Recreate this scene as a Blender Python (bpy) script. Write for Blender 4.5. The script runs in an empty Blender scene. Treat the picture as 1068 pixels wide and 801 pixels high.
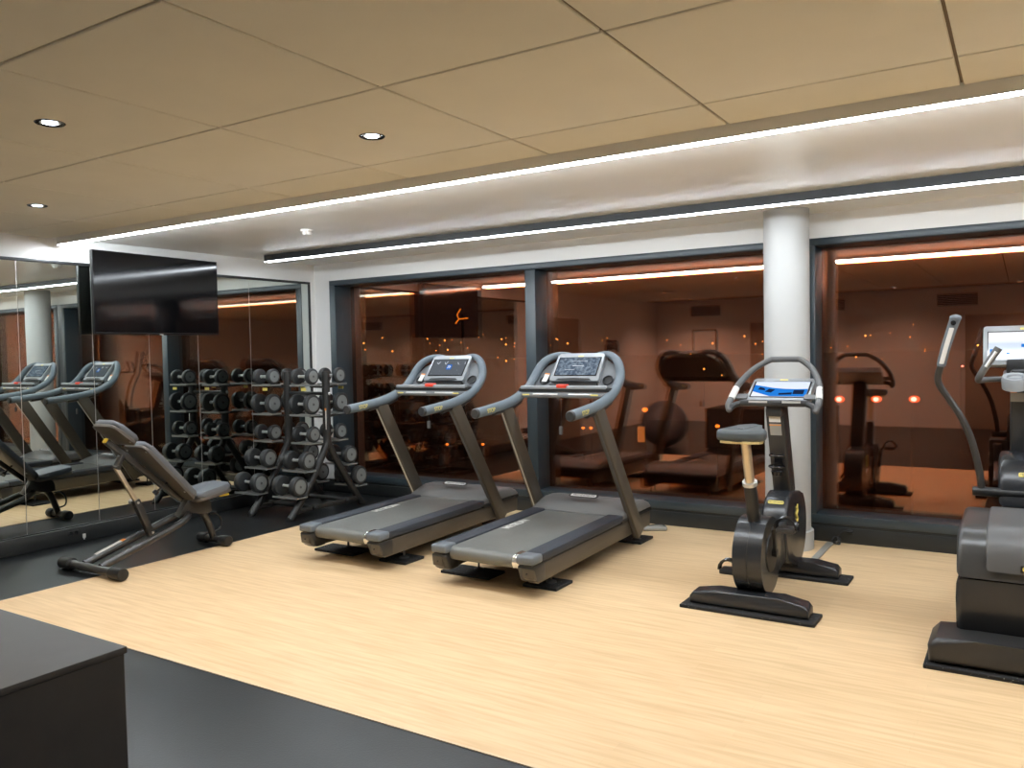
import bpy, bmesh, math, random
from mathutils import Vector, Matrix, Euler

random.seed(7)
PI = math.pi
SC = bpy.context.scene
COL = SC.collection

# ------------------------------------------------------------------ camera
F_PX, YAW, PITCH, ROLL, EYE = 848.47, math.radians(-32.174), math.radians(-2.1915), math.radians(-1.1472), 1.5
fwd = Vector((math.sin(YAW) * math.cos(PITCH), math.cos(YAW) * math.cos(PITCH), math.sin(PITCH)))
rgt = Vector((math.cos(YAW), -math.sin(YAW), 0))
upv = rgt.cross(fwd)
r2 = rgt * math.cos(ROLL) + upv * math.sin(ROLL)
u2 = -rgt * math.sin(ROLL) + upv * math.cos(ROLL)
cam_data = bpy.data.cameras.new('camera')
cam = bpy.data.objects.new('camera', cam_data)
COL.objects.link(cam)
cam.matrix_world = Matrix(((r2.x, u2.x, -fwd.x, 0), (r2.y, u2.y, -fwd.y, 0), (r2.z, u2.z, -fwd.z, EYE), (0, 0, 0, 1)))
cam_data.sensor_width = 36
cam_data.lens = 36 * F_PX / 1068
cam_data.clip_end = 3000
cam_data.clip_start = 0.02
SC.camera = cam

# ------------------------------------------------------------------ exposure and world
SC.view_settings.view_transform = 'Standard'
SC.view_settings.look = 'None'
SC.view_settings.gamma = 1
SC.view_settings.use_curve_mapping = False
SC.view_settings.exposure = 1.0
LED1_POWER, LED2_POWER, SPOT_POWER = 50.0, 26.0, 29.0
try:
    SC.cycles.use_denoising = True
    SC.cycles.max_bounces = 10
    SC.cycles.diffuse_bounces = 6
    SC.cycles.glossy_bounces = 6
    SC.cycles.transparent_max_bounces = 16
    SC.cycles.sample_clamp_indirect = 4.0
    SC.cycles.caustics_reflective = False
except Exception:
    pass
world = bpy.data.worlds.new('night_sky')
SC.world = world
world.use_nodes = True
wn = world.node_tree.nodes['Background']
wn.inputs[0].default_value = (0.016, 0.0085, 0.007, 1)
wn.inputs[1].default_value = 1.0

# ------------------------------------------------------------------ materials
MAT = {}


def node_mat(name):
    m = bpy.data.materials.new(name)
    m.use_nodes = True
    nt = m.node_tree
    return m, nt, nt.nodes['Principled BSDF']


def pbr(name, col, rough=0.5, metal=0.0, bump=0.0, bscale=200.0, var=0.0, vscale=8.0, spec=0.5, coat=0.0):
    m, nt, b = node_mat(name)
    b.inputs['Base Color'].default_value = (*col, 1)
    b.inputs['Roughness'].default_value = rough
    b.inputs['Metallic'].default_value = metal
    b.inputs['Specular IOR Level'].default_value = spec
    b.inputs['Coat Weight'].default_value = coat
    tc = nt.nodes.new('ShaderNodeTexCoord')
    if var > 0:
        n = nt.nodes.new('ShaderNodeTexNoise')
        n.inputs['Scale'].default_value = vscale
        n.inputs['Detail'].default_value = 5
        nt.links.new(tc.outputs['Object'], n.inputs['Vector'])
        r = nt.nodes.new('ShaderNodeValToRGB')
        r.color_ramp.elements[0].position = 0.3
        r.color_ramp.elements[1].position = 0.7
        r.color_ramp.elements[0].color = (*[c * (1 - var) for c in col], 1)
        r.color_ramp.elements[1].color = (*[min(1, c * (1 + var)) for c in col], 1)
        nt.links.new(n.outputs['Fac'], r.inputs[0])
        nt.links.new(r.outputs[0], b.inputs['Base Color'])
    if bump > 0:
        n2 = nt.nodes.new('ShaderNodeTexNoise')
        n2.inputs['Scale'].default_value = bscale
        nt.links.new(tc.outputs['Object'], n2.inputs['Vector'])
        bp = nt.nodes.new('ShaderNodeBump')
        bp.inputs['Strength'].default_value = bump
        bp.inputs['Distance'].default_value = 0.002
        nt.links.new(n2.outputs['Fac'], bp.inputs['Height'])
        nt.links.new(bp.outputs[0], b.inputs['Normal'])
    MAT[name] = m
    return m


def emit(name, col, strength):
    m = bpy.data.materials.new(name)
    m.use_nodes = True
    nt = m.node_tree
    nt.nodes.clear()
    o = nt.nodes.new('ShaderNodeOutputMaterial')
    e = nt.nodes.new('ShaderNodeEmission')
    e.inputs[0].default_value = (*col, 1)
    e.inputs[1].default_value = strength
    nt.links.new(e.outputs[0], o.inputs[0])
    MAT[name] = m
    return m


def pane_mat(name, trans, refl):
    m = bpy.data.materials.new(name)
    m.use_nodes = True
    nt = m.node_tree
    nt.nodes.clear()
    o = nt.nodes.new('ShaderNodeOutputMaterial')
    t = nt.nodes.new('ShaderNodeBsdfTransparent')
    g = nt.nodes.new('ShaderNodeBsdfGlossy')
    a = nt.nodes.new('ShaderNodeAddShader')
    t.inputs[0].default_value = (*trans, 1)
    g.inputs[0].default_value = (*refl, 1)
    g.inputs['Roughness'].default_value = 0.0
    nt.links.new(t.outputs[0], a.inputs[0])
    nt.links.new(g.outputs[0], a.inputs[1])
    nt.links.new(a.outputs[0], o.inputs[0])
    MAT[name] = m
    return m


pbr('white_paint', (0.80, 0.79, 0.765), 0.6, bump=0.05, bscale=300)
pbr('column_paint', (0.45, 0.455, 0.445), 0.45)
pbr('ceiling_tile', (0.83, 0.795, 0.69), 0.9, bump=0.15, bscale=500, var=0.02, vscale=3)
pbr('tile_edge', (0.22, 0.18, 0.13), 0.9)
pbr('plaster', (0.86, 0.84, 0.79), 0.32, var=0.015, vscale=2, bump=0.03, bscale=6)
pbr('rubber_floor', (0.009, 0.0105, 0.011), 0.33, spec=0.5, var=0.25, vscale=3.5, bump=0.25, bscale=120)
pbr('window_frame', (0.035, 0.05, 0.06), 0.35, spec=0.6)
pbr('kick_panel', (0.016, 0.018, 0.018), 0.42, var=0.1)
pbr('black_frame', (0.012, 0.013, 0.014), 0.4)
pbr('machine_dark', (0.025, 0.025, 0.025), 0.38, bump=0.08, bscale=600)
pbr('machine_grey', (0.085, 0.085, 0.085), 0.42, bump=0.06, bscale=600)
pbr('machine_brown', (0.075, 0.062, 0.046), 0.4, bump=0.05, bscale=500)  # brown base colour includes the wood floor's reflection on the treadmill sides
pbr('rail_blue', (0.028, 0.034, 0.045), 0.55, bump=0.5, bscale=900)
pbr('cap_blue', (0.13, 0.15, 0.17), 0.4)
pbr('belt', (0.14, 0.145, 0.135), 0.36, bump=0.4, bscale=700, var=0.12, vscale=4)
pbr('hood_grey', (0.15, 0.148, 0.144), 0.42, bump=0.06, bscale=500)
pbr('grip', (0.125, 0.155, 0.18), 0.5, bump=0.1, bscale=900)
pbr('console_silver', (0.30, 0.32, 0.335), 0.4, metal=0.2)
pbr('wing_grey', (0.17, 0.18, 0.19), 0.45)
pbr('black_gloss', (0.008, 0.008, 0.009), 0.12)
pbr('black_plastic', (0.012, 0.012, 0.012), 0.45)
pbr('rubber_mat', (0.012, 0.012, 0.012), 0.8, bump=0.4, bscale=150)
pbr('chrome', (0.75, 0.75, 0.75), 0.18, metal=1.0)
pbr('silver', (0.62, 0.62, 0.60), 0.35, metal=0.6)
pbr('brushed_tube', (0.66, 0.56, 0.42), 0.3, metal=0.7)
pbr('dumbbell_rubber', (0.022, 0.024, 0.025), 0.5, bump=0.1, bscale=400)
pbr('dumbbell_cap', (0.19, 0.205, 0.205), 0.45, bump=0.05, bscale=400)
pbr('dumbbell_mark', (0.02, 0.02, 0.02), 0.5)
pbr('rack_steel', (0.020, 0.020, 0.019), 0.5)
pbr('tray_steel', (0.30, 0.31, 0.30), 0.35, metal=0.5)
pbr('vinyl', (0.095, 0.084, 0.072), 0.45, bump=0.12, bscale=500)
pbr('vinyl_top', (0.11, 0.12, 0.135), 0.5, bump=0.12, bscale=500)
pbr('bench_frame', (0.026, 0.024, 0.022), 0.33, spec=0.6)
pbr('yellow', (0.75, 0.55, 0.05), 0.5)
pbr('label_yellow', (0.78, 0.66, 0.16), 0.5)
pbr('red_key', (0.75, 0.06, 0.03), 0.45)
pbr('label_white', (0.70, 0.69, 0.66), 0.6)
pbr('label_orange', (0.80, 0.28, 0.05), 0.6)
pbr('saddle', (0.055, 0.065, 0.068), 0.5, bump=0.08, bscale=500)
pbr('saddle_under', (0.65, 0.52, 0.24), 0.5)
pbr('bike_shell', (0.020, 0.022, 0.025), 0.27, bump=0.04, bscale=500)
pbr('shell_grey', (0.048, 0.049, 0.049), 0.28, bump=0.04, bscale=500)
pbr('box_dark', (0.024, 0.021, 0.019), 0.5, spec=0.45, var=0.12, vscale=10)
pbr('cable_cover', (0.30, 0.29, 0.26), 0.5)
pbr('door_wood', (0.42, 0.34, 0.27), 0.5)
pbr('vent_dark', (0.05, 0.05, 0.05), 0.6)
pbr('ball_rubber', (0.10, 0.11, 0.13), 0.4)
pbr('asphalt', (0.010, 0.008, 0.007), 0.9)
pbr('light_trim', (0.72, 0.55, 0.36), 0.5)
emit('led_white', (0.86, 0.93, 1.0), LED1_POWER)
emit('led_white_near_glass', (0.86, 0.93, 1.0), LED2_POWER)
emit('lamp_disc', (0.75, 0.85, 1.0), 8.0)
emit('street_orange', (1.0, 0.30, 0.03), 3.0)
emit('street_pink', (1.0, 0.45, 0.42), 6.0)
emit('street_red', (1.0, 0.13, 0.02), 2.4)  # red-orange halo colour round the pink lamps
emit('far_orange', (1.0, 0.50, 0.08), 6.0)
emit('lit_window', (1.0, 0.42, 0.08), 0.55)
emit('lit_sign', (1.0, 0.36, 0.03), 1.6)

# mirror: slightly green silvered glass
m, nt, b = node_mat('mirror')
b.inputs['Base Color'].default_value = (0.66, 0.70, 0.66, 1)
b.inputs['Metallic'].default_value = 1
b.inputs['Roughness'].default_value = 0.0
MAT['mirror'] = m
pane_mat('inner_pane', (0.93, 0.92, 0.91), (0.058, 0.052, 0.047))
pane_mat('outer_pane', (0.55, 0.45, 0.40), (0.205, 0.060, 0.019))


def wood_floor():
    m, nt, b = node_mat('wood_floor')
    tc = nt.nodes.new('ShaderNodeTexCoord')
    mp = nt.nodes.new('ShaderNodeMapping')
    nt.links.new(tc.outputs['Object'], mp.inputs[0])
    br = nt.nodes.new('ShaderNodeTexBrick')
    br.inputs['Scale'].default_value = 1.0
    br.inputs['Brick Width'].default_value = 0.95
    br.inputs['Row Height'].default_value = 0.065
    br.inputs['Mortar Size'].default_value = 0.0008
    br.inputs['Mortar Smooth'].default_value = 0.4
    br.inputs['Bias'].default_value = 0.0
    br.offset = 0.37
    br.inputs['Color1'].default_value = (0.775, 0.56, 0.327, 1)
    br.inputs['Color2'].default_value = (0.815, 0.595, 0.355, 1)
    br.inputs['Mortar'].default_value = (0.72, 0.52, 0.30, 1)
    nt.links.new(mp.outputs[0], br.inputs['Vector'])
    mp2 = nt.nodes.new('ShaderNodeMapping')
    mp2.inputs['Scale'].default_value = (1.1, 16.0, 1.0)
    nt.links.new(tc.outputs['Object'], mp2.inputs[0])
    n = nt.nodes.new('ShaderNodeTexNoise')
    n.inputs['Scale'].default_value = 2.4
    n.inputs['Detail'].default_value = 6
    nt.links.new(mp2.outputs[0], n.inputs['Vector'])
    rp = nt.nodes.new('ShaderNodeValToRGB')
    rp.color_ramp.elements[0].position = 0.34
    rp.color_ramp.elements[1].position = 0.62
    rp.color_ramp.elements[0].color = (0.86, 0.82, 0.75, 1)
    rp.color_ramp.elements[1].color = (1.0, 1.0, 1.0, 1)
    nt.links.new(n.outputs['Fac'], rp.inputs[0])
    mx = nt.nodes.new('ShaderNodeMix')
    mx.data_type = 'RGBA'
    mx.blend_type = 'MULTIPLY'
    mx.inputs[0].default_value = 1.0
    nt.links.new(br.outputs['Color'], mx.inputs[6])
    nt.links.new(rp.outputs[0], mx.inputs[7])
    nt.links.new(mx.outputs[2], b.inputs['Base Color'])
    b.inputs['Roughness'].default_value = 0.42
    b.inputs['Specular IOR Level'].default_value = 0.4
    MAT['wood_floor'] = m


wood_floor()


def speckle(name):
    m, nt, b = node_mat(name)
    tc = nt.nodes.new('ShaderNodeTexCoord')
    v = nt.nodes.new('ShaderNodeTexNoise')
    v.inputs['Scale'].default_value = 130
    v.inputs['Detail'].default_value = 1
    nt.links.new(tc.outputs['Object'], v.inputs['Vector'])
    r = nt.nodes.new('ShaderNodeValToRGB')
    r.color_ramp.interpolation = 'CONSTANT'
    r.color_ramp.elements[0].color = (0.010, 0.010, 0.010, 1)
    r.color_ramp.elements[1].position = 0.74
    r.color_ramp.elements[1].color = (0.35, 0.35, 0.34, 1)
    nt.links.new(v.outputs['Fac'], r.inputs[0])
    nt.links.new(r.outputs[0], b.inputs['Base Color'])
    b.inputs['Roughness'].default_value = 0.85
    MAT[name] = m


speckle('speckled_rubber')


def screen_mat(name, kind):
    """lit displays: emission patterned in the panel's own object coordinates (x across, y up)"""
    m = bpy.data.materials.new(name)
    m.use_nodes = True
    nt = m.node_tree
    nt.nodes.clear()
    o = nt.nodes.new('ShaderNodeOutputMaterial')
    e = nt.nodes.new('ShaderNodeEmission')
    g = nt.nodes.new('ShaderNodeBsdfGlossy')
    g.inputs[0].default_value = (0.04, 0.04, 0.04, 1)
    g.inputs['Roughness'].default_value = 0.1
    a = nt.nodes.new('ShaderNodeAddShader')
    tc = nt.nodes.new('ShaderNodeTexCoord')
    r = nt.nodes.new('ShaderNodeValToRGB')
    if kind == 'map':
        n = nt.nodes.new('ShaderNodeTexNoise')
        n.inputs['Scale'].default_value = 34
        n.inputs['Detail'].default_value = 6
        nt.links.new(tc.outputs['Object'], n.inputs['Vector'])
        nt.links.new(n.outputs['Fac'], r.inputs[0])
        r.color_ramp.elements[0].position = 0.42
        r.color_ramp.elements[0].color = (0.085, 0.125, 0.19, 1)
        r.color_ramp.elements[1].position = 0.72
        r.color_ramp.elements[1].color = (0.42, 0.52, 0.62, 1)
    elif kind == 'home':
        n = nt.nodes.new('ShaderNodeTexVoronoi')
        n.inputs['Scale'].default_value = 30
        nt.links.new(tc.outputs['Object'], n.inputs['Vector'])
        nt.links.new(n.outputs['Distance'], r.inputs[0])
        r.color_ramp.elements[0].position = 0.05
        r.color_ramp.elements[0].color = (0.34, 0.38, 0.42, 1)
        r.color_ramp.elements[1].position = 0.13
        r.color_ramp.elements[1].color = (0.095, 0.11, 0.13, 1)
    elif kind == 'wave':
        sx = nt.nodes.new('ShaderNodeSeparateXYZ')
        nt.links.new(tc.outputs['Object'], sx.inputs[0])
        mu = nt.nodes.new('ShaderNodeMath')
        mu.operation = 'MULTIPLY_ADD'
        mu.inputs[1].default_value = 5.5
        mu.inputs[2].default_value = 0.5
        nt.links.new(sx.outputs['Y'], mu.inputs[0])
        nt.links.new(mu.outputs[0], r.inputs[0])
        cr = r.color_ramp
        cr.elements[0].position = 0.0
        cr.elements[0].color = (0.80, 0.85, 0.95, 1)
        cr.elements[1].position = 0.98
        cr.elements[1].color = (0.72, 0.80, 0.95, 1)
    else:
        sx = nt.nodes.new('ShaderNodeSeparateXYZ')
        nt.links.new(tc.outputs['Object'], sx.inputs[0])
        mu = nt.nodes.new('ShaderNodeMath')
        mu.operation = 'MULTIPLY_ADD'
        mu.inputs[1].default_value = 5.0
        mu.inputs[2].default_value = 0.5
        nt.links.new(sx.outputs['Y'], mu.inputs[0])
        nt.links.new(mu.outputs[0], r.inputs[0])
        cr = r.color_ramp
        cr.elements[0].position = 0.1
        cr.elements[0].color = (0.30, 0.42, 0.62, 1)
        cr.elements[1].position = 0.95
        cr.elements[1].color = (0.95, 0.96, 1.0, 1)
        k = cr.elements.new(0.55)
        k.color = (0.50, 0.58, 0.72, 1)
        k = cr.elements.new(0.68)
        k.color = (0.90, 0.92, 0.98, 1)
    nt.links.new(r.outputs[0], e.inputs[0])
    e.inputs[1].default_value = {'map': 0.42, 'home': 0.6, 'wave': 0.55, 'light': 0.5}[kind]
    nt.links.new(e.outputs[0], a.inputs[0])
    nt.links.new(g.outputs[0], a.inputs[1])
    nt.links.new(a.outputs[0], o.inputs[0])
    MAT[name] = m


for k in ('map', 'home', 'wave', 'light'):
    screen_mat('screen_' + k, k)
emit('screen_blue', (0.03, 0.16, 0.55), 0.5)
emit('screen_white', (0.75, 0.80, 0.88), 0.5)
emit('screen_deep', (0.012, 0.025, 0.07), 0.5)
emit('screen_mid', (0.02, 0.22, 0.75), 0.5)

# television screen: almost mirror black
pbr('tv_screen', (0.003, 0.003, 0.0035), 0.09, spec=0.45)


# ------------------------------------------------------------------ mesh helpers
def catmull(pts, n=6):
    pts = [Vector(p) for p in pts]
    out = []
    for i in range(len(pts) - 1):
        p0 = pts[max(i - 1, 0)]
        p1, p2 = pts[i], pts[i + 1]
        p3 = pts[min(i + 2, len(pts) - 1)]
        for k in range(n):
            t = k / n
            out.append(0.5 * ((2 * p1) + (-p0 + p2) * t + (2 * p0 - 5 * p1 + 4 * p2 - p3) * t * t + (-p0 + 3 * p1 - 3 * p2 + p3) * t ** 3))
    out.append(pts[-1])
    return out


class MB:
    def __init__(s):
        s.bm = bmesh.new()

    def _bevel(s, faces, w, seg=2):
        edges = set()
        for f in faces:
            edges.update(f.edges)
        bmesh.ops.bevel(s.bm, geom=list(edges), offset=w, segments=seg, affect='EDGES', profile=0.5, clamp_overlap=True)

    def box(s, lo, hi, bev=0.0, seg=2, rot=None, piv=None):
        """axis box from corner lo to corner hi, optionally turned by matrix rot about piv"""
        lo, hi = Vector(lo), Vector(hi)
        vs = [s.bm.verts.new((x, y, z)) for x in (lo.x, hi.x) for y in (lo.y, hi.y) for z in (lo.z, hi.z)]
        q = [(0, 1, 3, 2), (4, 6, 7, 5), (0, 4, 5, 1), (2, 3, 7, 6), (0, 2, 6, 4), (1, 5, 7, 3)]
        if rot is not None:
            piv = Vector(piv) if piv is not None else (lo + hi) / 2
            for v in vs:
                v.co = piv + rot @ (v.co - piv)
        fs = [s.bm.faces.new([vs[i] for i in f]) for f in q]
        if bev > 0:
            s._bevel(fs, bev, seg)
        return s

    def bar(s, a, b, w, h, bev=0.0, up=(1, 0, 0)):
        """box beam from a to b; w across 'up', h along 'up'"""
        a, b = Vector(a), Vector(b)
        d = (b - a).normalized()
        u = Vector(up)
        u = (u - d * u.dot(d)).normalized()
        v = d.cross(u)
        vs = []
        for p in (a, b):
            for su, sv in ((-1, -1), (1, -1), (1, 1), (-1, 1)):
                vs.append(s.bm.verts.new(p + u * su * h / 2 + v * sv * w / 2))
        fs = [s.bm.faces.new([vs[i] for i in f]) for f in ((3, 2, 1, 0), (4, 5, 6, 7), (0, 1, 5, 4), (1, 2, 6, 5), (2, 3, 7, 6), (3, 0, 4, 7))]
        if bev > 0:
            s._bevel(fs, bev)
        return s

    def tube(s, pts, r, seg=12, smooth=0, flat=None):
        """round tube along pts; r a number or a list; flat=(axis, factor) squashes the section along a world axis"""
        P = catmull(pts, smooth) if smooth else [Vector(p) for p in pts]
        n = len(P)
        if isinstance(r, (list, tuple)):
            k = len(r) - 1
            R = []
            for i in range(n):
                t = i / (n - 1) * k
                j = min(int(t), k - 1)
                R.append(r[j] + (r[j + 1] - r[j]) * (t - j))
        else:
            R = [r] * n
        rings = []
        prev = None
        for i in range(n):
            d = (P[min(i + 1, n - 1)] - P[max(i - 1, 0)]).normalized()
            if prev is None:
                a = Vector((0, 0, 1)) if abs(d.z) < 0.9 else Vector((1, 0, 0))
                u = (a - d * a.dot(d)).normalized()
            else:
                u = (prev - d * prev.dot(d)).normalized()
            prev = u
            v = d.cross(u)
            ring = []
            for k in range(seg):
                a = 2 * PI * k / seg
                off = (u * math.cos(a) + v * math.sin(a)) * R[i]
                if flat:
                    ax = Vector(flat[0])
                    off = off + ax * off.dot(ax) * (flat[1] - 1)
                ring.append(s.bm.verts.new(P[i] + off))
            rings.append(ring)
        for i in range(n - 1):
            for k in range(seg):
                s.bm.faces.new((rings[i][k], rings[i][(k + 1) % seg], rings[i + 1][(k + 1) % seg], rings[i + 1][k]))
        s.bm.faces.new(list(reversed(rings[0])))
        s.bm.faces.new(rings[-1])
        return s

    def lathe(s, prof, c, axis='Z', seg=32):
        """prof: list of (radius, height); turned about axis through c"""
        c = Vector(c)
        rings = []
        for r, h in prof:
            ring = []
            if r < 1e-6:
                k = [0]
            else:
                k = range(seg)
            for j in k:
                a = 2 * PI * j / seg
                if axis == 'Z':
                    p = Vector((r * math.cos(a), r * math.sin(a), h))
                elif axis == 'X':
                    p = Vector((h, r * math.cos(a), r * math.sin(a)))
                else:
                    p = Vector((r * math.sin(a), h, r * math.cos(a)))
                ring.append(s.bm.verts.new(c + p))
            rings.append(ring)
        for a, b in zip(rings, rings[1:]):
            if len(a) == 1 and len(b) == 1:
                continue
            for j in range(seg):
                j2 = (j + 1) % seg
                if len(a) == 1:
                    s.bm.faces.new((a[0], b[j2], b[j]))
                elif len(b) == 1:
                    s.bm.faces.new((a[j], a[j2], b[0]))
                else:
                    s.bm.faces.new((a[j], a[j2], b[j2], b[j]))
        if len(rings[0]) > 1:
            s.bm.faces.new(list(reversed(rings[0])))
        if len(rings[-1]) > 1:
            s.bm.faces.new(rings[-1])
        return s

    def prism(s, poly, a0, a1, axis='X', bev=0.0, seg=2):
        """2D polygon swept from a0 to a1 along axis. X: (y,z); Y: (x,z); Z: (x,y)"""
        def P(u, v, a):
            return {'X': (a, u, v), 'Y': (u, a, v), 'Z': (u, v, a)}[axis]
        A = [s.bm.verts.new(P(u, v, a0)) for u, v in poly]
        B = [s.bm.verts.new(P(u, v, a1)) for u, v in poly]
        n = len(poly)
        fs = [s.bm.faces.new(A), s.bm.faces.new(list(reversed(B)))]
        for i in range(n):
            fs.append(s.bm.faces.new((A[i], B[i], B[(i + 1) % n], A[(i + 1) % n])))
        if bev > 0:
            edges = set(fs[0].edges) | set(fs[1].edges)
            bmesh.ops.bevel(s.bm, geom=list(edges), offset=bev, segments=seg, affect='EDGES', profile=0.5, clamp_overlap=True)
        return s

    def ball(s, c, r, sx=1, sy=1, sz=1, seg=20, rings=12):
        m = Matrix.Translation(Vector(c)) @ Matrix.Diagonal((sx, sy, sz, 1))
        bmesh.ops.create_uvsphere(s.bm, u_segments=seg, v_segments=rings, radius=r, matrix=m)
        return s

    def each(s, fn):
        for v in s.bm.verts:
            v.co = Vector(fn(v.co))
        return s

    def build(s, name, mat, parent=None, sharp=35, loc=None, rot=None):
        bmesh.ops.recalc_face_normals(s.bm, faces=s.bm.faces[:])
        me = bpy.data.meshes.new(name)
        s.bm.to_mesh(me)
        s.bm.free()
        for p in me.polygons:
            p.use_smooth = True
        me.set_sharp_from_angle(angle=math.radians(sharp))
        me.materials.append(MAT[mat])
        o = bpy.data.objects.new(name, me)
        COL.objects.link(o)
        if parent is not None:
            o.parent = parent
        if loc is not None:
            o.location = loc
        if rot is not None:
            o.rotation_euler = rot
        return o


def tag(o, label=None, cat=None, group=None, kind=None):
    if label:
        o['label'] = label
    if cat:
        o['category'] = cat
    if group:
        o['group'] = group
    if kind:
        o['kind'] = kind
    return o


def thing(name, label, cat, loc=(0, 0, 0), rotz=0.0, group=None):
    o = bpy.data.objects.new(name, None)
    o.empty_display_size = 0.1
    COL.objects.link(o)
    o.location = loc
    o.rotation_euler = (0, 0, rotz)
    return tag(o, label, cat, group)


def struct(o):
    o['kind'] = 'structure'
    return o


KIDS = {}


def copy_tree(o, parent=None):
    c = o.copy()
    COL.objects.link(c)
    if parent is not None:
        c.parent = parent
        c.matrix_parent_inverse = o.matrix_parent_inverse.copy()
    for ch in [x for x in COL.objects if x.parent == o]:
        copy_tree(ch, c)
    return c


def lettering(text, size, mat, parent, mtx, name='lettering', extrude=0.0006, align='CENTER', bold=0.0):
    cu = bpy.data.curves.new('lettering', 'FONT')
    cu.body = text
    cu.size = size
    cu.align_x = align
    cu.align_y = 'CENTER'
    cu.extrude = extrude
    cu.offset = bold
    t = bpy.data.objects.new('lettering', cu)
    COL.objects.link(t)
    dg = bpy.context.evaluated_depsgraph_get()
    me = bpy.data.meshes.new_from_object(t.evaluated_get(dg))
    bpy.data.objects.remove(t)
    bpy.data.curves.remove(cu)
    me.materials.clear()
    me.materials.append(MAT[mat])
    o = bpy.data.objects.new(name, me)
    COL.objects.link(o)
    if parent is not None:
        o.parent = parent
    o.matrix_local = mtx
    return o


def frame_mtx(org, xa, ya):
    """matrix whose x runs along xa and y along ya (for text and screens)"""
    xa, ya = Vector(xa).normalized(), Vector(ya)
    ya = (ya - xa * ya.dot(xa)).normalized()
    za = xa.cross(ya)
    o = Vector(org)
    return Matrix(((xa.x, ya.x, za.x, o.x), (xa.y, ya.y, za.y, o.y), (xa.z, ya.z, za.z, o.z), (0, 0, 0, 1)))


def rrect(w, h, r, n=5):
    out = []
    for cx_, cy_, a0 in ((w / 2 - r, h / 2 - r, 0), (-w / 2 + r, h / 2 - r, 90), (-w / 2 + r, -h / 2 + r, 180), (w / 2 - r, -h / 2 + r, 270)):
        for k in range(n + 1):
            a = math.radians(a0 + 90 * k / n)
            out.append((cx_ + r * math.cos(a), cy_ + r * math.sin(a)))
    return out


# ------------------------------------------------------------------ room shell
XL, XR, YW, YB = -6.70, 3.6, 6.55, -3.0         # left wall, right wall, window wall face, back wall
ZC, ZW = 2.505, 2.33                            # ceiling height, top of windows
WOOD_X, WOOD_Y = -5.45, 2.48
LED1_Y, LED2_Y = 3.69, 5.60

f = MB()
f.box((XL - 0.3, YB - 0.3, -0.3), (XR + 0.3, 7.05, -0.002))
struct(f.build('floor', 'rubber_floor'))
f = MB()
f.box((WOOD_X, WOOD_Y, -0.002), (XR, YW, 0.0))
struct(f.build('floor_wood', 'wood_floor'))
f = MB()
f.box((WOOD_X - 0.012, WOOD_Y - 0.012, -0.002), (WOOD_X, YW, 0.0015))
f.box((WOOD_X, WOOD_Y - 0.012, -0.002), (XR, WOOD_Y, 0.0015))
struct(f.build('trim_1', 'light_trim'))

# tiled ceiling: lay-in panels with narrow gaps, backing above
tiles = MB()
P_ = 0.922
x_lines = [-0.205 + P_ * k for k in range(-8, 5)]
y_lines = [3.292 - P_ * k for k in range(0, 7)]
yl = [LED1_Y - 0.035] + y_lines
xs_ = [max(XL, x) for x in x_lines if x > XL - P_] + [XR]
xs_ = sorted(set([XL] + [x for x in x_lines if XL < x < XR] + [XR]))
g = 0.006
for i in range(len(xs_) - 1):
    for j in range(len(yl) - 1):
        y1, y0 = yl[j], max(yl[j + 1], YB)
        if y1 <= YB:
            continue
        tiles.box((xs_[i] + g, y0 + g, ZC), (xs_[i + 1] - g, y1 - (g if j else 0), ZC + 0.02), bev=0.0035, seg=1)
struct(tiles.build('ceiling', 'ceiling_tile'))
f = MB()
f.box((XL, YB, ZC + 0.0105), (XR, LED1_Y - 0.036, ZC + 0.012))
struct(f.build('ceiling_backing', 'tile_edge'))
f = MB()
f.box((XL - 0.3, LED1_Y + 0.0, ZC + 0.012), (XR + 0.3, 7.05, ZC + 0.2))
f.box((XL - 0.3, YB - 0.3, ZC + 0.03), (XR + 0.3, LED1_Y, ZC + 0.2))
struct(f.build('ceiling_plaster', 'plaster'))

# walls
f = MB()
f.box((XL - 0.3, YB - 0.3, 0), (XL, 7.05, ZC + 0.1))
struct(f.build('wall_left', 'white_paint'))
f = MB()
f.box((XR, YB - 0.3, 0), (XR + 0.3, 7.05, ZC + 0.1))
struct(f.build('wall_right', 'white_paint'))
f = MB()
f.box((XL, YB - 0.3, 0), (XR, YB, ZC + 0.1))
struct(f.build('wall_back', 'white_paint'))
f = MB()
f.box((XL, YW, ZW), (XR, 7.05, ZC + 0.1))
f.box((XL, YW, 0.0), (-6.47, 7.05, ZW))
f.box((XL, YW + 0.03, -0.002), (XR, 7.05, 0.12))
struct(f.build('wall_window', 'white_paint'))
# black kick board under the windows and under the mirrors
f = MB()
f.box((XL, YW - 0.012, 0), (XR, YW + 0.03, 0.118), bev=0.003)
f.box((XL, YW + 0.0, 0.118), (XR, YW + 0.12, 0.14))
struct(f.build('baseboard_window', 'kick_panel'))
f = MB()
f.box((XL, 1.70, 0), (-6.635, YW - 0.012, 0.128), bev=0.004)
struct(f.build('baseboard_left', 'kick_panel'))

# windows: frames, mullions, two panes each
GY = 6.74


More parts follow.
